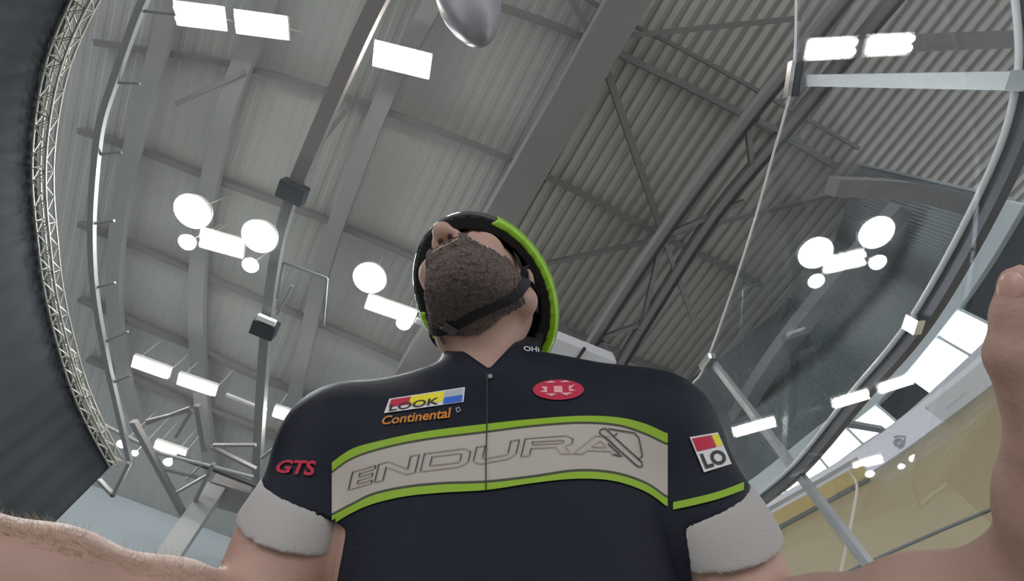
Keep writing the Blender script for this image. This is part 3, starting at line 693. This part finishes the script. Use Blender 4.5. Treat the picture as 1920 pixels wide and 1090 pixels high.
def head_into(Fd):
    I3 = (hf, hs, hu)
    Fd.ell(H(-.01, 0, .045), I3, (.098, .077, .088), .01)           # cranium
    Fd.ell(H(.03, 0, -.02), I3, (.066, .064, .085), .03)            # face mass
    Fd.cone(H(.062, 0, -.085), H(.058, 0, -.075), .030, .034, .025)  # chin
    for s in (-1, 1):
        Fd.cone(H(.060, s*.018, -.088), H(-.018, s*.055, -.052), .023, .025, .02)   # jaw line
        Fd.ell(H(.062, s*.040, -.008), I3, (.028, .026, .022), .015)                # cheekbone
        Fd.ell(H(.083, s*.030, .022), I3, (.016, .018, .014), .012, sub=True)       # eye socket
        Fd.cone(H(.082, s*.012, .044), H(.074, s*.048, .040), .010, .010, .01)      # brow
        Fd.ell(H(.078, s*.030, .021), I3, (.014, .014, .013), .002)                 # eyeball under lid
        # ear: rim ring + lobe + hollow
        c = H(-.012, s*.078, -.005)
        Fd.ell(c, (nrmz(hf*.95+hu*.2), nrmz(hs*s+hf*-.3), nrmz(hu-hf*.2)), (.019, .009, .031), .006)
        Fd.ell(c+hs*s*.010+hf*.002, (hf, hs, hu), (.011, .008, .019), .004, sub=True)
    Fd.cone(H(.092, 0, .028), H(.116, 0, -.012), .010, .013, .008)   # nose bridge
    Fd.ell(H(.116, 0, -.017), I3, (.0145, .014, .012), .006)         # nose tip
    for s in (-1, 1):
        Fd.ell(H(.101, s*.014, -.020), I3, (.013, .0095, .0095), .006)      # alae
        Fd.ell(H(.106, s*.0075, -.031), I3, (.0065, .0042, .007), .003, sub=True)   # nostril
    Fd.cone(H(.090, -.022, -.040), H(.090, .022, -.040), .011, .011, .012)  # moustache mass
    Fd.cone(H(.092, -.017, -.057), H(.092, .017, -.057), .0075, .0075, .006)  # lower lip
    Fd.cone(H(.096, -.020, -.0505), H(.096, .020, -.0505), .002, .002, .003, sub=True)  # mouth line
    Fd.cone(NB, NT, .058, .055, .02); Fd.cone(NT, H(-.035, 0, 0), .056, .060, .03)
    Fd.cone(L(905, 640, .655), L(898, 622, .655), .014, .012, .012)   # adam's apple
    for x in (868, 950): Fd.cone(L(x, 600, .675), L(905+(x-905)*.4, 735, .60), .013, .010, .015)   # neck cords
def hand(Fd, Wp, palm, dirs, k=.006):
    pass
LO, HI = (-.47, -.62, -.86), (.47, .19, -.14); HB = 0.0036
B = Field(LO, HI, HB)
torso_into(B); shoulders_into(B); arms_into(B); fore_into(B); head_into(B)
# left hand (image right): thumb raised at the frame edge, fingers curled on the hood outside the frame
PK = L(2010, 930, .255)        # palm centre
B.cone(WL, PK, .027, .026, .02)
B.ell(PK, (nrmz([.2, 1, .1]), nrmz([1, -.2, 0]), np.array([0, 0, 1.])), (.048, .036, .020), .015)
th = [L(1990, 965, .250), L(1968, 850, .246), L(1903, 668, .243), L(1909, 590, .243), L(1914, 527, .243)]
for (a, b, ra, rb) in ((th[0], th[1], .024, .0165), (th[1], th[2], .0150, .0112), (th[2], th[3], .0108, .0093), (th[3], th[4], .0095, .0088)): B.cone(a, b, ra, rb, .008)
def finger(base, pts, r0, r1):
    ch = [base]+pts
    for i in range(len(ch)-1):
        a = r0+(r1-r0)*i/(len(ch)-1); b = r0+(r1-r0)*(i+1)/(len(ch)-1); B.cone(ch[i], ch[i+1], a, b, .004)
for i, (dx, dy) in enumerate([(0, 0), (.001, -.021), (.001, -.041), (-.002, -.059)]):
    ln = (1.0, 1.08, 1.0, .82)[i]; b0 = PK+np.array([.030, .035+dy, .0])
    finger(b0, [b0+np.array([.035*ln, .008, -.010]), b0+np.array([.050*ln, .004, -.032*ln]), b0+np.array([.036*ln, -.002, -.048*ln])], .0098, .0075)
# right hand (outside the frame at left)
PR = L(-330, 1010, .25)
B.cone(WR, PR, .027, .026, .02); B.ell(PR, (nrmz([-1, .3, .1]), nrmz([.3, 1, 0]), np.array([0, 0, 1.])), (.046, .038, .020), .015)
for i in range(4):
    b0 = PR+np.array([-.038, .034-.021*i, 0]); ln = (1.0, 1.08, 1.0, .82)[i]
    finger(b0, [b0+np.array([-.034*ln, .004, -.010]), b0+np.array([-.046*ln, .002, -.032*ln]), b0+np.array([-.030*ln, 0, -.046*ln])], .0098, .0075)
finger(PR+np.array([.01, .03, 0]), [PR+np.array([.0, .062, -.004]), PR+np.array([-.012, .088, -.012])], .0125, .009)
V, Q = B.nets()
person = mesh_np('person', V, Q, [M['skin']], relax=1)
tag(person, 'bearded cyclist in navy jersey with a white chest band, leaning over and looking up', 'person')
C3 = V[Q].mean(1)
# --- nails of the raised thumb
def ell_mesh(name, c, axes, rad, m, parent, n=16):
    vs = []; 
    for i in range(n//2+1):
        for j in range(n):
            a = math.pi*i/(n//2); b = 2*math.pi*j/n
            vs.append(toW(np.array(c)+axes[0]*rad[0]*math.cos(a)+axes[1]*rad[1]*math.sin(a)*math.cos(b)+axes[2]*rad[2]*math.sin(a)*math.sin(b)))
    fs = [(i*n+j, (i+1)*n+j, (i+1)*n+(j+1) % n, i*n+(j+1) % n) for i in range(n//2) for j in range(n)]
    return link(name, vs, fs, m, parent, True)
tdir = nrmz(th[4]-th[3])
M['nail'] = mat('nail', (0.60, 0.36, 0.30), 0.3)
ell_mesh('thumb_nail', th[4]*.45+th[3]*.55+np.array([-.0068, .006, .002]), (tdir, nrmz([-1, .1, .2]), nrmz(np.cross(tdir, [-1, .1, .2]))), (.0085, .0026, .0062), M['nail'], person)
# --- beard: shell over chin, jaw and moustache
BD = Field(H(0, 0, 0)-.15, H(0, 0, 0)+.15, .0026); head_into(BD)
V2, Q2 = BD.nets(.0042); c = V2[Q2].mean(1)-HC; f_, s_, u_ = c@hf, c@hs, c@hu
rag = .0015*np.sin(f_*160)*np.cos(s_*130)
keep = ~((np.abs(s_) > .064) & (f_ < .016)) & ~((np.abs(s_) < .021) & (f_ > .096) & (u_ > -.043)) & (u_ < -.036+.30*np.clip(.05-f_, 0, .1)*.9+rag) & (f_ > -.012+rag) & ~((np.abs(s_) < .020) & (u_ > -.060) & (u_ < -.049) & (f_ > .085)) & (u_ > -.150) & ~((f_ < .035+rag) & (u_ < -.085) & (np.abs(s_) < .060) & ((c@np.array([0, -1, 0.])) > .052)) & ~((u_ > -.047) & (np.abs(s_) > .032) & (f_ > .05) & (u_ > -.052+rag))
V3, Q3 = subm(V2, Q2, keep); Vn = V3+np.random.normal(0, .0008, V3.shape)
bdo = mesh_np('beard', Vn, Q3, [M['beard']], person)
bdo['label'] = 'short dark brown beard and moustache'
# lips and nostril darkness
for s in (-1, 1): ell_mesh('nostril', H(.1055, s*.0075, -.0265), (hf, hs, hu), (.0055, .0036, .004), M['nostril'], person)
ell_mesh('lower_lip', H(.0945, 0, -.0565), (hf, hs, hu), (.0062, .019, .0052), M['lips'], person)
for s in (-1, 1):
    eb = ell_mesh('eyebrow', H(.089, s*.031, .043), (hf, nrmz(hs*s-hu*.15), hu), (.004, .020, .0042), M['beard'], person)

# ================================================================ JERSEY
J = Field((-.36, -.62, -.78), (.36, .0, -.20), .0036)
torso_into(J); shoulders_into(J); arms_into(J)
J.cone(L(920, 770, .63), L(920, 636, .665), .066, .061, .02)      # collar tube
gx = (J.lo[0]+J.h*np.arange(J.n[0]))[:, None, None]; gy = (J.lo[1]+J.h*np.arange(J.n[1]))[None, :, None]; gz = (J.lo[2]+J.h*np.arange(J.n[2]))[None, None, :]
def plane(p, n): return ((gx-p[0])*n[0]+(gy-p[1])*n[1]+(gz-p[2])*n[2])
HR_ = L(560, 925, .515)*1.0; armR = nrmz(ER-SR); armL = nrmz(EL-SL)
hemR = (L(568, 935, .50), nrmz([-.32, -.75, .0]+armR*.45)); hemL = (L(1325, 935, .51), nrmz([.34, -.80, 0]+armL*.45))
side = lambda s: (gx*s-.20)
armclipR = np.where(gx < -.155+0*gy+0*gz, plane(*hemR), -1.0); armclipL = np.where(gx > .165+0*gy+0*gz, plane(*hemL), -1.0)
clip = np.maximum(armclipR, armclipL)
# drop the forearm-side of arms entirely, open V neck and top of collar
colt = plane(L(918, 646, .66), nrmz([-.13, 1, .0])); colt = np.where(np.abs(gx+.03) < .078, colt, -1.0); clip = np.maximum(clip, colt)
PXx = 960+F*gx/(-gz); PYy = 545-F*gy/(-gz)
yv = np.where(PXx < 917, 692-(917-PXx)*0.70, 692-(PXx-917)*1.05)
vee = np.where((PYy < yv) & (PXx > 858) & (PXx < 958) & (gz > -.64), 1.0, -1.0)
vd = np.minimum(np.minimum((yv-PYy), (PXx-850)*1.0), (966-PXx))/F*.6
vee = np.where(gz > -.645, vd, -1.0); clip = np.maximum(clip, vee.astype(np.float32)).astype(np.float32)
V, Q = J.nets(.005, clip)
# only keep the outer shell near the body surface (drop the caps inside)
jersey = mesh_np('jersey', V, Q, [M['jersey']], person, relax=1)
jersey['label'] = 'navy short sleeved cycling jersey'
# cuffs
C = Field((-.40, -.56, -.60), (.40, -.18, -.34), .0027); arms_into(C)
gx = (C.lo[0]+C.h*np.arange(C.n[0]))[:, None, None]; gy = (C.lo[1]+C.h*np.arange(C.n[1]))[None, :, None]; gz = (C.lo[2]+C.h*np.arange(C.n[2]))[None, None, :]
cR = np.maximum(-plane(hemR[0]-hemR[1]*.004, hemR[1]), plane(L(548, 998, .475), nrmz([-.28, -.80, .0]+armR*.3)))
cL = np.maximum(-plane(hemL[0]-hemL[1]*.004, hemL[1]), plane(L(1362, 1016, .475), nrmz([.20, -.85, 0]+armL*.3)))
clipc = np.where(gx < 0, cR, cL).astype(np.float32)
V, Q = C.nets(.0064, clipc); c = V[Q].mean(1)
for s, nm in ((-1, 'white cuff on the sleeve at image left'), (1, 'white cuff on the sleeve at image right')):
    v, q = subm(V, Q, c[:, 0]*s > 0); o = mesh_np('sleeve_cuff', v, q, [M['cuff']], jersey, relax=5); o['label'] = 'white sleeve cuff'
# ---- prints follow the cloth: points on the cloth are found by sight lines, lifted 1 mm
def bvh_of(*objs):
    vs = []; fs = []
    for o in objs:
        n = len(vs); vs += [v.co.copy() for v in o.data.vertices]; fs += [tuple(i+n for i in p.vertices) for p in o.data.polygons]
    return BVHTree.FromPolygons(vs, fs)
bj = bvh_of(jersey)
def ribbon(name, topf, botf, x0, x1, m, off, step=7, rows=4, parent=jersey, thick=True, mi=None):
    xs = np.arange(x0, x1+.1, step); G_ = []
    for x in xs:
        a, b = topf(x), botf(x); G_.append([on_bvh(bj, x, a+(b-a)*j/rows, off) for j in range(rows+1)])
    vs = []; idx = {}; fs = []
    for i, r in enumerate(G_):
        for j, p in enumerate(r):
            if p is not None: idx[i, j] = len(vs); vs.append(p)
    for i in range(len(G_)-1):
        for j in range(rows):
            k = [(i, j), (i, j+1), (i+1, j+1), (i+1, j)]
            if all(q in idx for q in k):
                P = [vs[idx[q]] for q in k]
                if max((P[0]-P[2]).length, (P[1]-P[3]).length) < 0.05: fs.append([idx[q] for q in k])
    return link(name, vs, fs, m, parent, True)
def fn(pts):
    xs, ys = zip(*pts)
    # smooth cubic-ish interpolation
    P = smooth_poly([Vector((x, y, 0)) for x, y in pts], 10); return lambda x: float(np.interp(x, [p.x for p in P], [p.y for p in P]))
gt_top = fn([(622, 868), (660, 842), (720, 825), (800, 809), (912, 795), (1000, 786), (1090, 780), (1160, 783), (1210, 795), (1250, 813)])
gt_bot = fn([(622, 884), (660, 858), (720, 838), (800, 822), (912, 808), (1000, 797), (1090, 791), (1160, 796), (1210, 812), (1250, 831)])
wb_bot = fn([(622, 965), (660, 945), (700, 926), (760, 913), (830, 906), (912, 903), (1000, 893), (1080, 882), (1150, 886), (1210, 905), (1250, 932)])
gb_bot = fn([(622, 985), (660, 962), (700, 945), (760, 931), (830, 924), (912, 919), (1000, 906), (1080, 898), (1150, 902), (1210, 922), (1250, 950)])
pl_ = lambda f, d: (lambda x: f(x)+d)
o = ribbon('green_stripe', gt_top, gt_bot, 622, 1256, M['green'], .0022); o['label'] = 'upper lime green chest stripe'
o = ribbon('green_stripe', pl_(wb_bot, 3), gb_bot, 622, 1256, M['green'], .0022); o['label'] = 'lower lime green chest stripe'
o = ribbon('piping', gt_bot, pl_(gt_bot, 4), 622, 1256, M['piping'], .0020, rows=1)
o = ribbon('piping', pl_(wb_bot, -2), pl_(wb_bot, 4), 622, 1256, M['piping'], .0020, rows=1)
o = ribbon('chest_band', pl_(gt_bot, 2), wb_bot, 622, 1256, M['white'], .0016, rows=8); o['label'] = 'off-white chest band'
def mark(name, polys, wpx, m, parent, off, bv=None, step=4, mix=None):
    """thin printed strokes: polys in picture units laid on the cloth"""
    vs = []; fs = []; mi = []
    for pi, pl in enumerate(polys):
        pts = []
        for (x0, y0), (x1, y1) in zip(pl[:-1], pl[1:]):
            n = max(1, int(math.hypot(x1-x0, y1-y0)/step)); pts += [(x0+(x1-x0)*i/n, y0+(y1-y0)*i/n) for i in range(n)]
        pts.append(pl[-1]); pts = [Vector(p) for p in pts]; base = len(vs); cnt = 0
        for i, p in enumerate(pts):
            d = pts[min(i+1, len(pts)-1)]-pts[max(i-1, 0)]
            if d.length < 1e-6: continue
            d.normalize(); wv = wpx[pi] if isinstance(wpx, list) else wpx; nn = Vector((-d.y, d.x))*wv/2
            a = on_bvh(bv or bj, p.x+nn.x, p.y+nn.y, off); b = on_bvh(bv or bj, p.x-nn.x, p.y-nn.y, off)
            if a is None or b is None: continue
            vs += [a, b]; cnt += 1
        for i in range(cnt-1): fs.append((base+i*2, base+i*2+1, base+i*2+3, base+i*2+2)); mi.append(mix[pi] if mix else 0)
    return vs, fs, mi
def quad_patch(c4, n=6, m=6, off=.002, bv=None):
    """bilinear patch from 4 picture corners (tl, tr, br, bl)"""
    vs = []; ok = True
    for j in range(m+1):
        for i in range(n+1):
            u, v = i/n, j/m; x = (1-u)*(1-v)*c4[0][0]+u*(1-v)*c4[1][0]+u*v*c4[2][0]+(1-u)*v*c4[3][0]; y = (1-u)*(1-v)*c4[0][1]+u*(1-v)*c4[1][1]+u*v*c4[2][1]+(1-u)*v*c4[3][1]
            p = on_bvh(bv or bj, x, y, off); vs.append(p)
    fs = []
    for j in range(m):
        for i in range(n):
            k = [j*(n+1)+i, j*(n+1)+i+1, (j+1)*(n+1)+i+1, (j+1)*(n+1)+i]
            if all(vs[q] is not None for q in k): fs.append(k)
    vs = [v if v is not None else Vector((0, 0, 0)) for v in vs]
    use = sorted({q for f in fs for q in f}); mp = {q: i for i, q in enumerate(use)}
    return [vs[q] for q in use], [[mp[q] for q in f] for f in fs]
class Print:
    def __init__(s): s.v = []; s.f = []; s.mi = []; s.m = []
    def put(s, vf, m):
        if m not in s.m: s.m.append(m)
        k = s.m.index(m); n = len(s.v); s.v += vf[0]; s.f += [[i+n for i in f] for f in vf[1]]; s.mi += [k]*len(vf[1]); return s
    def build(s, name, parent, label=None):
        o = link(name, s.v, s.f, s.m, parent, mi=s.mi)
        if label: o['label'] = label
        return o
def text_faces(txt, c4, off, bv=None, shear=0.0, sub=3, bold=0.0):
    cu = bpy.data.curves.new('t', 'FONT'); cu.body = txt; cu.shear = shear; cu.offset = bold; cu.resolution_u = 4
    to = bpy.data.objects.new('t', cu); COL.objects.link(to); dg = bpy.context.evaluated_depsgraph_get(); me = bpy.data.meshes.new_from_object(to.evaluated_get(dg))
    bm = bmesh.new(); bm.from_mesh(me); bmesh.ops.triangulate(bm, faces=bm.faces[:])
    xs = [v.co.x for v in bm.verts]; ys = [v.co.y for v in bm.verts]; x0, x1, y0, y1 = min(xs), max(xs), min(ys), max(ys)
    for _ in range(sub):
        ed = [e for e in bm.edges if e.calc_length() > 0.12]
        if ed: bmesh.ops.subdivide_edges(bm, edges=ed, cuts=1); bmesh.ops.triangulate(bm, faces=bm.faces[:])
    vs = []; 
    bm.verts.ensure_lookup_table()
    for v in bm.verts:
        u, w_ = (v.co.x-x0)/(x1-x0), 1-(v.co.y-y0)/(y1-y0)
        x = (1-u)*(1-w_)*c4[0][0]+u*(1-w_)*c4[1][0]+u*w_*c4[2][0]+(1-u)*w_*c4[3][0]; y = (1-u)*(1-w_)*c4[0][1]+u*(1-w_)*c4[1][1]+u*w_*c4[2][1]+(1-u)*w_*c4[3][1]
        vs.append(on_bvh(bv or bj, x, y, off))
    fs = [[q.index for q in f.verts] for f in bm.faces]; fs = [f for f in fs if all(vs[q] is not None for q in f)]
    vs = [v if v is not None else Vector((0, 0, 0)) for v in vs]; use = sorted({q for f in fs for q in f}); mp = {q: i for i, q in enumerate(use)}
    bm.free(); bpy.data.objects.remove(to); bpy.data.curves.remove(cu); bpy.data.meshes.remove(me)
    return [vs[q] for q in use], [[mp[q] for q in f] for f in fs]
# ENDURA in thin outlined letters
base_y = fn([(640, 906), (657, 902), (705, 888), (765, 872), (835, 861), (889, 855), (970, 841), (1025, 834), (1128, 835), (1190, 840)])
def band_pt(x, v): return (x-v*4, base_y(x)+v*17)     # v -1 (top) .. 1 (bottom)
glyph = [
 [(657, -1), (700, -1), (700, -.6), (672, -.6), (672, -.2), (698, -.2), (698, .2), (672, .2), (672, .6), (700, .6), (700, 1), (657, 1)],
 [(706, 1), (706, -1), (724, -1), (766, .45), (766, -1), (782, -1), (782, 1), (764, 1), (722, -.45), (722, 1)],
 [(792, -1), (866, -1), (880, -.6), (880, .6), (866, 1), (792, 1)], [(808, -.5), (860, -.5), (864, -.35), (864, .35), (860, .5), (808, .5)],
 [(890, -1), (906, -1), (906, .35), (910, .5), (950, .5), (954, .35), (954, -1), (970, -1), (970, .6), (957, 1), (903, 1), (890, .6)],
 [(981, -1), (1058, -1), (1072, -.65), (1072, -.1), (1060, .15), (1074, 1), (1055, 1), (1044, .25), (997, .25), (997, 1), (981, 1)], [(997, -.5), (1052, -.5), (1056, -.38), (1056, -.3), (1052, -.18), (997, -.18)],
 [(1078, 1), (1112, -1), (1136, -1), (1172, 1), (1154, 1), (1147, .6), (1104, .6), (1096, 1)], [(1110, .2), (1124, -.5), (1138, .2)]]
thin = []; thick = []
for gl in glyph:
    for a_, b_ in zip(gl, gl[1:]+gl[:1]):
        (thick if abs(b_[0]-a_[0]) < abs(b_[1]-a_[1])*17*.5 else thin).append([band_pt(*a_), band_pt(*b_)])
pr = Print(); a = mark('x', thin, 1.7, None, jersey, .0030); pr.put(a[:2], M['inksoft']); a = mark('x', thick, 2.0, None, jersey, .0032); pr.put(a[:2], M['ink'])
# angular emblem to the right of the word
emb = [[(1126, 806), (1135, 803), (1150, 818), (1203, 866), (1205, 875), (1198, 876), (1188, 868), (1140, 825), (1124, 812), (1126, 806)], [(1140, 804), (1190, 812), (1198, 822), (1205, 856), (1196, 862)], [(1150, 818), (1158, 813)], [(1140, 832), (1162, 852)], [(1150, 852), (1165, 856)]]
a = mark('x', emb, 2.2, None, jersey, .0032); pr.put(a[:2], M['ink'])
pr.build('chest_lettering', jersey, 'outlined word and angular emblem printed on the chest band')
# zip
a = mark('x', [[(913, 700), (913, 795), (911, 860), (911, 920)]], 2.4, None, jersey, .0036); z = Print().put(a[:2], M['ink'])
z.build('zip', jersey, 'dark centre zip')
zp = on_bvh(bj, 919, 706, .004)
if zp:
    mb = MB(); mb.lathe(zp, (CAM-zp), [(.0022, 0), (.003, .001), (.0022, .0022)], 12); mb.build('zip_puller', M['steel']).parent = jersey
# LOOK patch
pr = Print()
q = lambda u0, v0, u1, v1, c: [((1-u)*(1-v)*c[0][0]+u*(1-v)*c[1][0]+u*v*c[2][0]+(1-u)*v*c[3][0], (1-u)*(1-v)*c[0][1]+u*(1-v)*c[1][1]+u*v*c[2][1]+(1-u)*v*c[3][1]) for u, v in ((u0, v0), (u1, v0), (u1, v1), (u0, v1))]
pc = [(730, 748), (872, 726), (869, 754), (720, 775)]
pr.put(quad_patch(pc, 14, 4, .0024), M['pwhite'])
pr.put(quad_patch(q(.03, .08, .29, .62, pc), 4, 3, .0030), M['red']); pr.put(quad_patch(q(.29, .06, .73, .72, pc), 6, 3, .0030), M['yellow'])
pr.put(quad_patch(q(.74, .06, .98, .5, pc), 4, 2, .0030), M['pgrey']); pr.put(quad_patch(q(.74, .5, .98, .96, pc), 4, 2, .0030), M['blue'])
pr.put(text_faces('LOOK', q(.05, .42, .68, .90, pc), .0036, bold=.02), M['ink'])
pr.build('chest_patch', jersey, 'striped red, yellow and blue patch lettered LOOK')
pr = Print().put(text_faces('Continental', [(716, 781), (846, 764), (848, 783), (716, 797)], .0028, shear=.25, bold=.02), M['porange'])
a = mark('x', [[(855, 766), (861, 764), (863, 771), (857, 773), (855, 766)]], 1.6, None, jersey, .0028); pr.put(a[:2], M['pgrey'])
pr.build('orange_lettering', jersey, 'orange slanted word Continental under the striped patch')
# red oval
pr = Print(); vs = [on_bvh(bj, 1047, 731, .0022)]; N = 40
for rr_ in (.5, 1.0):
    for k in range(N): vs.append(on_bvh(bj, 1047+48*rr_*math.cos(2*math.pi*k/N), 731+19*rr_*math.sin(2*math.pi*k/N), .0022))
fs = [[0, 1+k, 1+(k+1) % N] for k in range(N)]+[[1+k, 1+N+k, 1+N+(k+1) % N, 1+(k+1) % N] for k in range(N)]
if all(v is not None for v in vs): pr.put((vs, fs), M['red'])
def tri(pts):
    v = [on_bvh(bj, *p, .003) for p in pts]; return ([x for x in v], [list(range(len(v)))])
for t_ in ([(1038, 724), (1054, 724), (1055, 736), (1039, 736)], [(1020, 718), (1034, 714), (1043, 718)], [(1048, 717), (1060, 713), (1070, 717)], [(1022, 738), (1034, 743), (1044, 738)], [(1050, 737), (1062, 742), (1074, 736)],
           [(1014, 725), (1026, 725), (1026, 736), (1012, 735), (1021, 731)], [(1066, 724), (1078, 721), (1070, 729), (1081, 733), (1067, 734)]):
    pr.put(tri(t_), M['pinkmark'])
pr.build('oval_emblem', jersey, 'red oval emblem with pale angular marks')
# collar lettering
pr = Print().put(text_faces('OHN', [(981, 649), (1020, 651), (1020, 661), (983, 658)], .003, bold=.01), M['pwhite']); pr.build('collar_lettering', jersey, 'small white letters on the collar')
# sleeve patches
pr = Print().put(text_faces('GTS', [(524, 862), (593, 864), (590, 893), (514, 886)], .0028, shear=.15, bold=.03), M['red']); pr.build('sleeve_lettering', jersey, 'red lettering on the sleeve at image left')
pr = Print(); pc = [(1293, 820), (1346, 811), (1372, 870), (1320, 886)]
pr.put(quad_patch(pc, 6, 6, .0024), M['pwhite']); pr.put(quad_patch(q(.06, .05, .74, .42, pc), 4, 3, .003), M['red']); pr.put(quad_patch(q(.76, .05, .98, .40, pc), 2, 3, .003), M['yellow'])
pr.put(text_faces('LO', q(.10, .50, .92, .93, pc), .0034, bold=.04), M['ink']); pr.build('sleeve_patch', jersey, 'white, red and yellow sleeve patch')
o = ribbon('green_stripe', fn([(1262, 942), (1300, 934), (1350, 921), (1400, 902)]), fn([(1262, 956), (1300, 948), (1350, 935), (1400, 917)]), 1262, 1398, M['green'], .0022, rows=2); o['label'] = 'lime green stripe above the cuff'

# ================================================================ HELMET
I3 = (hf, hs, hu)
HM = Field(HC+np.array([-.20, -.20, -.24]), HC+np.array([.20, .20, .12]), .0030)
gx = (HM.lo[0]+HM.h*np.arange(HM.n[0]))[:, None, None]; gy = (HM.lo[1]+HM.h*np.arange(HM.n[1]))[None, :, None]; gz = (HM.lo[2]+HM.h*np.arange(HM.n[2]))[None, None, :]
HM.ell(H(-.020, .004, .045), I3, (.146, .109, .112), .0)
HM.ell(H(-.012, 0, .035), I3, (.114, .088, .105), .004, sub=True)
cutp = plane(H(0, 0, .012), -hu+hf*.18)          # lower rim plane, tilting down at the back
dR = (gx-HC[0])*hf[0]+(gy-HC[1])*hf[1]+(gz-HC[2])*hf[2]
V, Q = HM.nets(0, cutp.astype(np.float32)); c = V[Q].mean(1)-HC; f_, s_, u_ = c@hf, c@hs, c@hu
# outer shell vs lining
e = ((f_+.020)/.146)**2+((s_-.004)/.109)**2+((u_-.045)/.112)**2
outer = e > .93; clipf = cutp.astype(np.float32)
helm = mesh_np('helmet', V, Q, [M['helmet'], M['foam']], person, mi=np.where(outer, 0, 1), relax=1); helm['label'] = 'black road helmet with lime green sides'
def lx(v): return (gx-HC[0])*v[0]+(gy-HC[1])*v[1]+(gz-HC[2])*v[2]
LF, LS, LU = lx(hf), lx(hs), lx(hu)
EE = np.sqrt(((LF+.020)/.146)**2+((LS-.004)/.109)**2+((LU-.045)/.112)**2)
cut2 = plane(H(0, 0, .010), -hu+hf*.18)
for sg in (1, -1):
    arch = (LF-(.088 if sg > 0 else .015))*.9
    reg = np.maximum(np.maximum((.925-EE)*.1, .030-LS*sg+np.abs(LF)*.0), np.maximum(arch, LU-.135))
    v, q_ = HM.nets(.0016, np.maximum(cut2, reg).astype(np.float32)); gp = mesh_np('green_panel', v, q_, [M['helmgreen']], helm, relax=1); gp['label'] = 'glossy lime green side panel'
# straps and buckle
bh = bvh_of(person)
def strap(pts, wd=.014):
    P = smooth_poly([toW(p) for p in pts], 6); vs = []; hcw = toW(HC-hu*.01)
    Sn = []
    for p in P:
        h = bh.find_nearest(p); nrm_ = (p-h[0]); 
        q_ = h[0]+h[1]*.0062 if h[0] is not None else p
        Sn.append((q_, h[1]))
    for i, (p, nn) in enumerate(Sn):
        d = (Sn[min(i+1, len(Sn)-1)][0]-Sn[max(i-1, 0)][0]).normalized(); x = d.cross(nn).normalized()*wd/2
        vs += [p-x, p+x, p+x+nn*.0016, p-x+nn*.0016]
    n = len(Sn); fs = [(i*4+j, i*4+(j+1) % 4, i*4+4+(j+1) % 4, i*4+4+j) for i in range(n-1) for j in range(4)]+[(3, 2, 1, 0), tuple(n*4-4+j for j in range(4))]
    return link('strap', vs, fs, M['strap'], helm)
for s in (1, -1):
    strap([H(.030, s*.080, .020), H(.012, s*.078, -.020), H(.004, s*.070, -.050), H(.010, s*.050, -.080), H(.014, s*.025, -.098), H(.016, 0, -.104)])
    strap([H(-.065, s*.075, .0), H(-.035, s*.074, -.028), H(.0, s*.072, -.045)])
bp = bh.find_nearest(toW(H(.012, -.040, -.088)))
if bp[0]:
    mb = MB(); p = bp[0]+bp[1]*.007; d = (toW(H(.0, -.06, -.07))-p).normalized(); mb.bar(p-d*.013, p+d*.013, .020, .009, bp[1]); mb.build('buckle', M['buckle']).parent = helm
mb = MB(); p = toW(H(-.125, 0, -.02)); mb.tube([toW(H(-.100, .055, .0)), toW(H(-.122, .03, -.02)), toW(H(-.127, 0, -.025)), toW(H(-.122, -.03, -.02)), toW(H(-.100, -.055, .0))], .008, 8); o = mb.build('rear_cradle', M['foam'], None, True); o.parent = helm
# ================================================================ LOWER BODY (below the frame)
T = Field((-.36, -1.75, -1.05), (.36, -.45, .95), .014)
# world-space build would be simpler: joints given in world and taken to the camera frame
def toC(p): return np.array(R3.transposed() @ (Vector(p)-CAM))
hip = toC((-.02, .56, 1.03))
T.ell(hip, (ax_x, ax_n, ax_d), (.165, .12, .12), .02)
for s in (-1, 1):
    h_, k_, a_ = toC((-.02+s*.09, .56, .98)), toC((-.02+s*.13, .40, .56)), toC((-.02+s*.12, .62, .12))
    T.cone(h_, k_, .085, .060, .03); T.cone(k_, a_, .058, .040, .02); T.cone(toC((-.02+s*.12, .66, .06)), toC((-.02+s*.12, .45, .055)), .042, .036, .02)
V, Q = T.nets(); o = mesh_np('cycling_tights', V, Q, [M['jersey']], person, relax=1)
# ================================================================ ARM HAIR on the forearm at image left
vs = []; fs = []
for k in range(1500):
    x = random.uniform(-20, 420); 
    y0 = float(np.interp(x, [-20, 100, 200, 400], [935, 975, 1000, 1060]))+random.random()**2*70-8
    d = (R3 @ Vector(((x-960)/F, -(y0-545)/F, -1))).normalized(); hhit = bh.ray_cast(CAM, d)
    if hhit[0] is None: continue
    p, nn = hhit[0], hhit[1]; lean = Vector(toW(WR)-toW(ER)).normalized()
    dr = (nn*.8+lean*.7+Vector((random.gauss(0, .35), random.gauss(0, .35), random.gauss(0, .35)))).normalized(); ln = random.uniform(.004, .010)
    sdv = dr.cross(nn); sdv = sdv.normalized()*.00016 if sdv.length > 1e-5 else Vector((.0002, 0, 0)); n = len(vs)
    tip = p+dr*ln+lean*ln*.3; mid = p+dr*ln*.5
    vs += [p-sdv, p+sdv, mid+sdv*.8, mid-sdv*.8, tip]; fs += [(n, n+1, n+2, n+3), (n+3, n+2, n+4)]
o = link('arm_hair', vs, fs, M['armhair'], person); o['kind'] = 'stuff'; o['label'] = 'fine fair hair on the forearm'
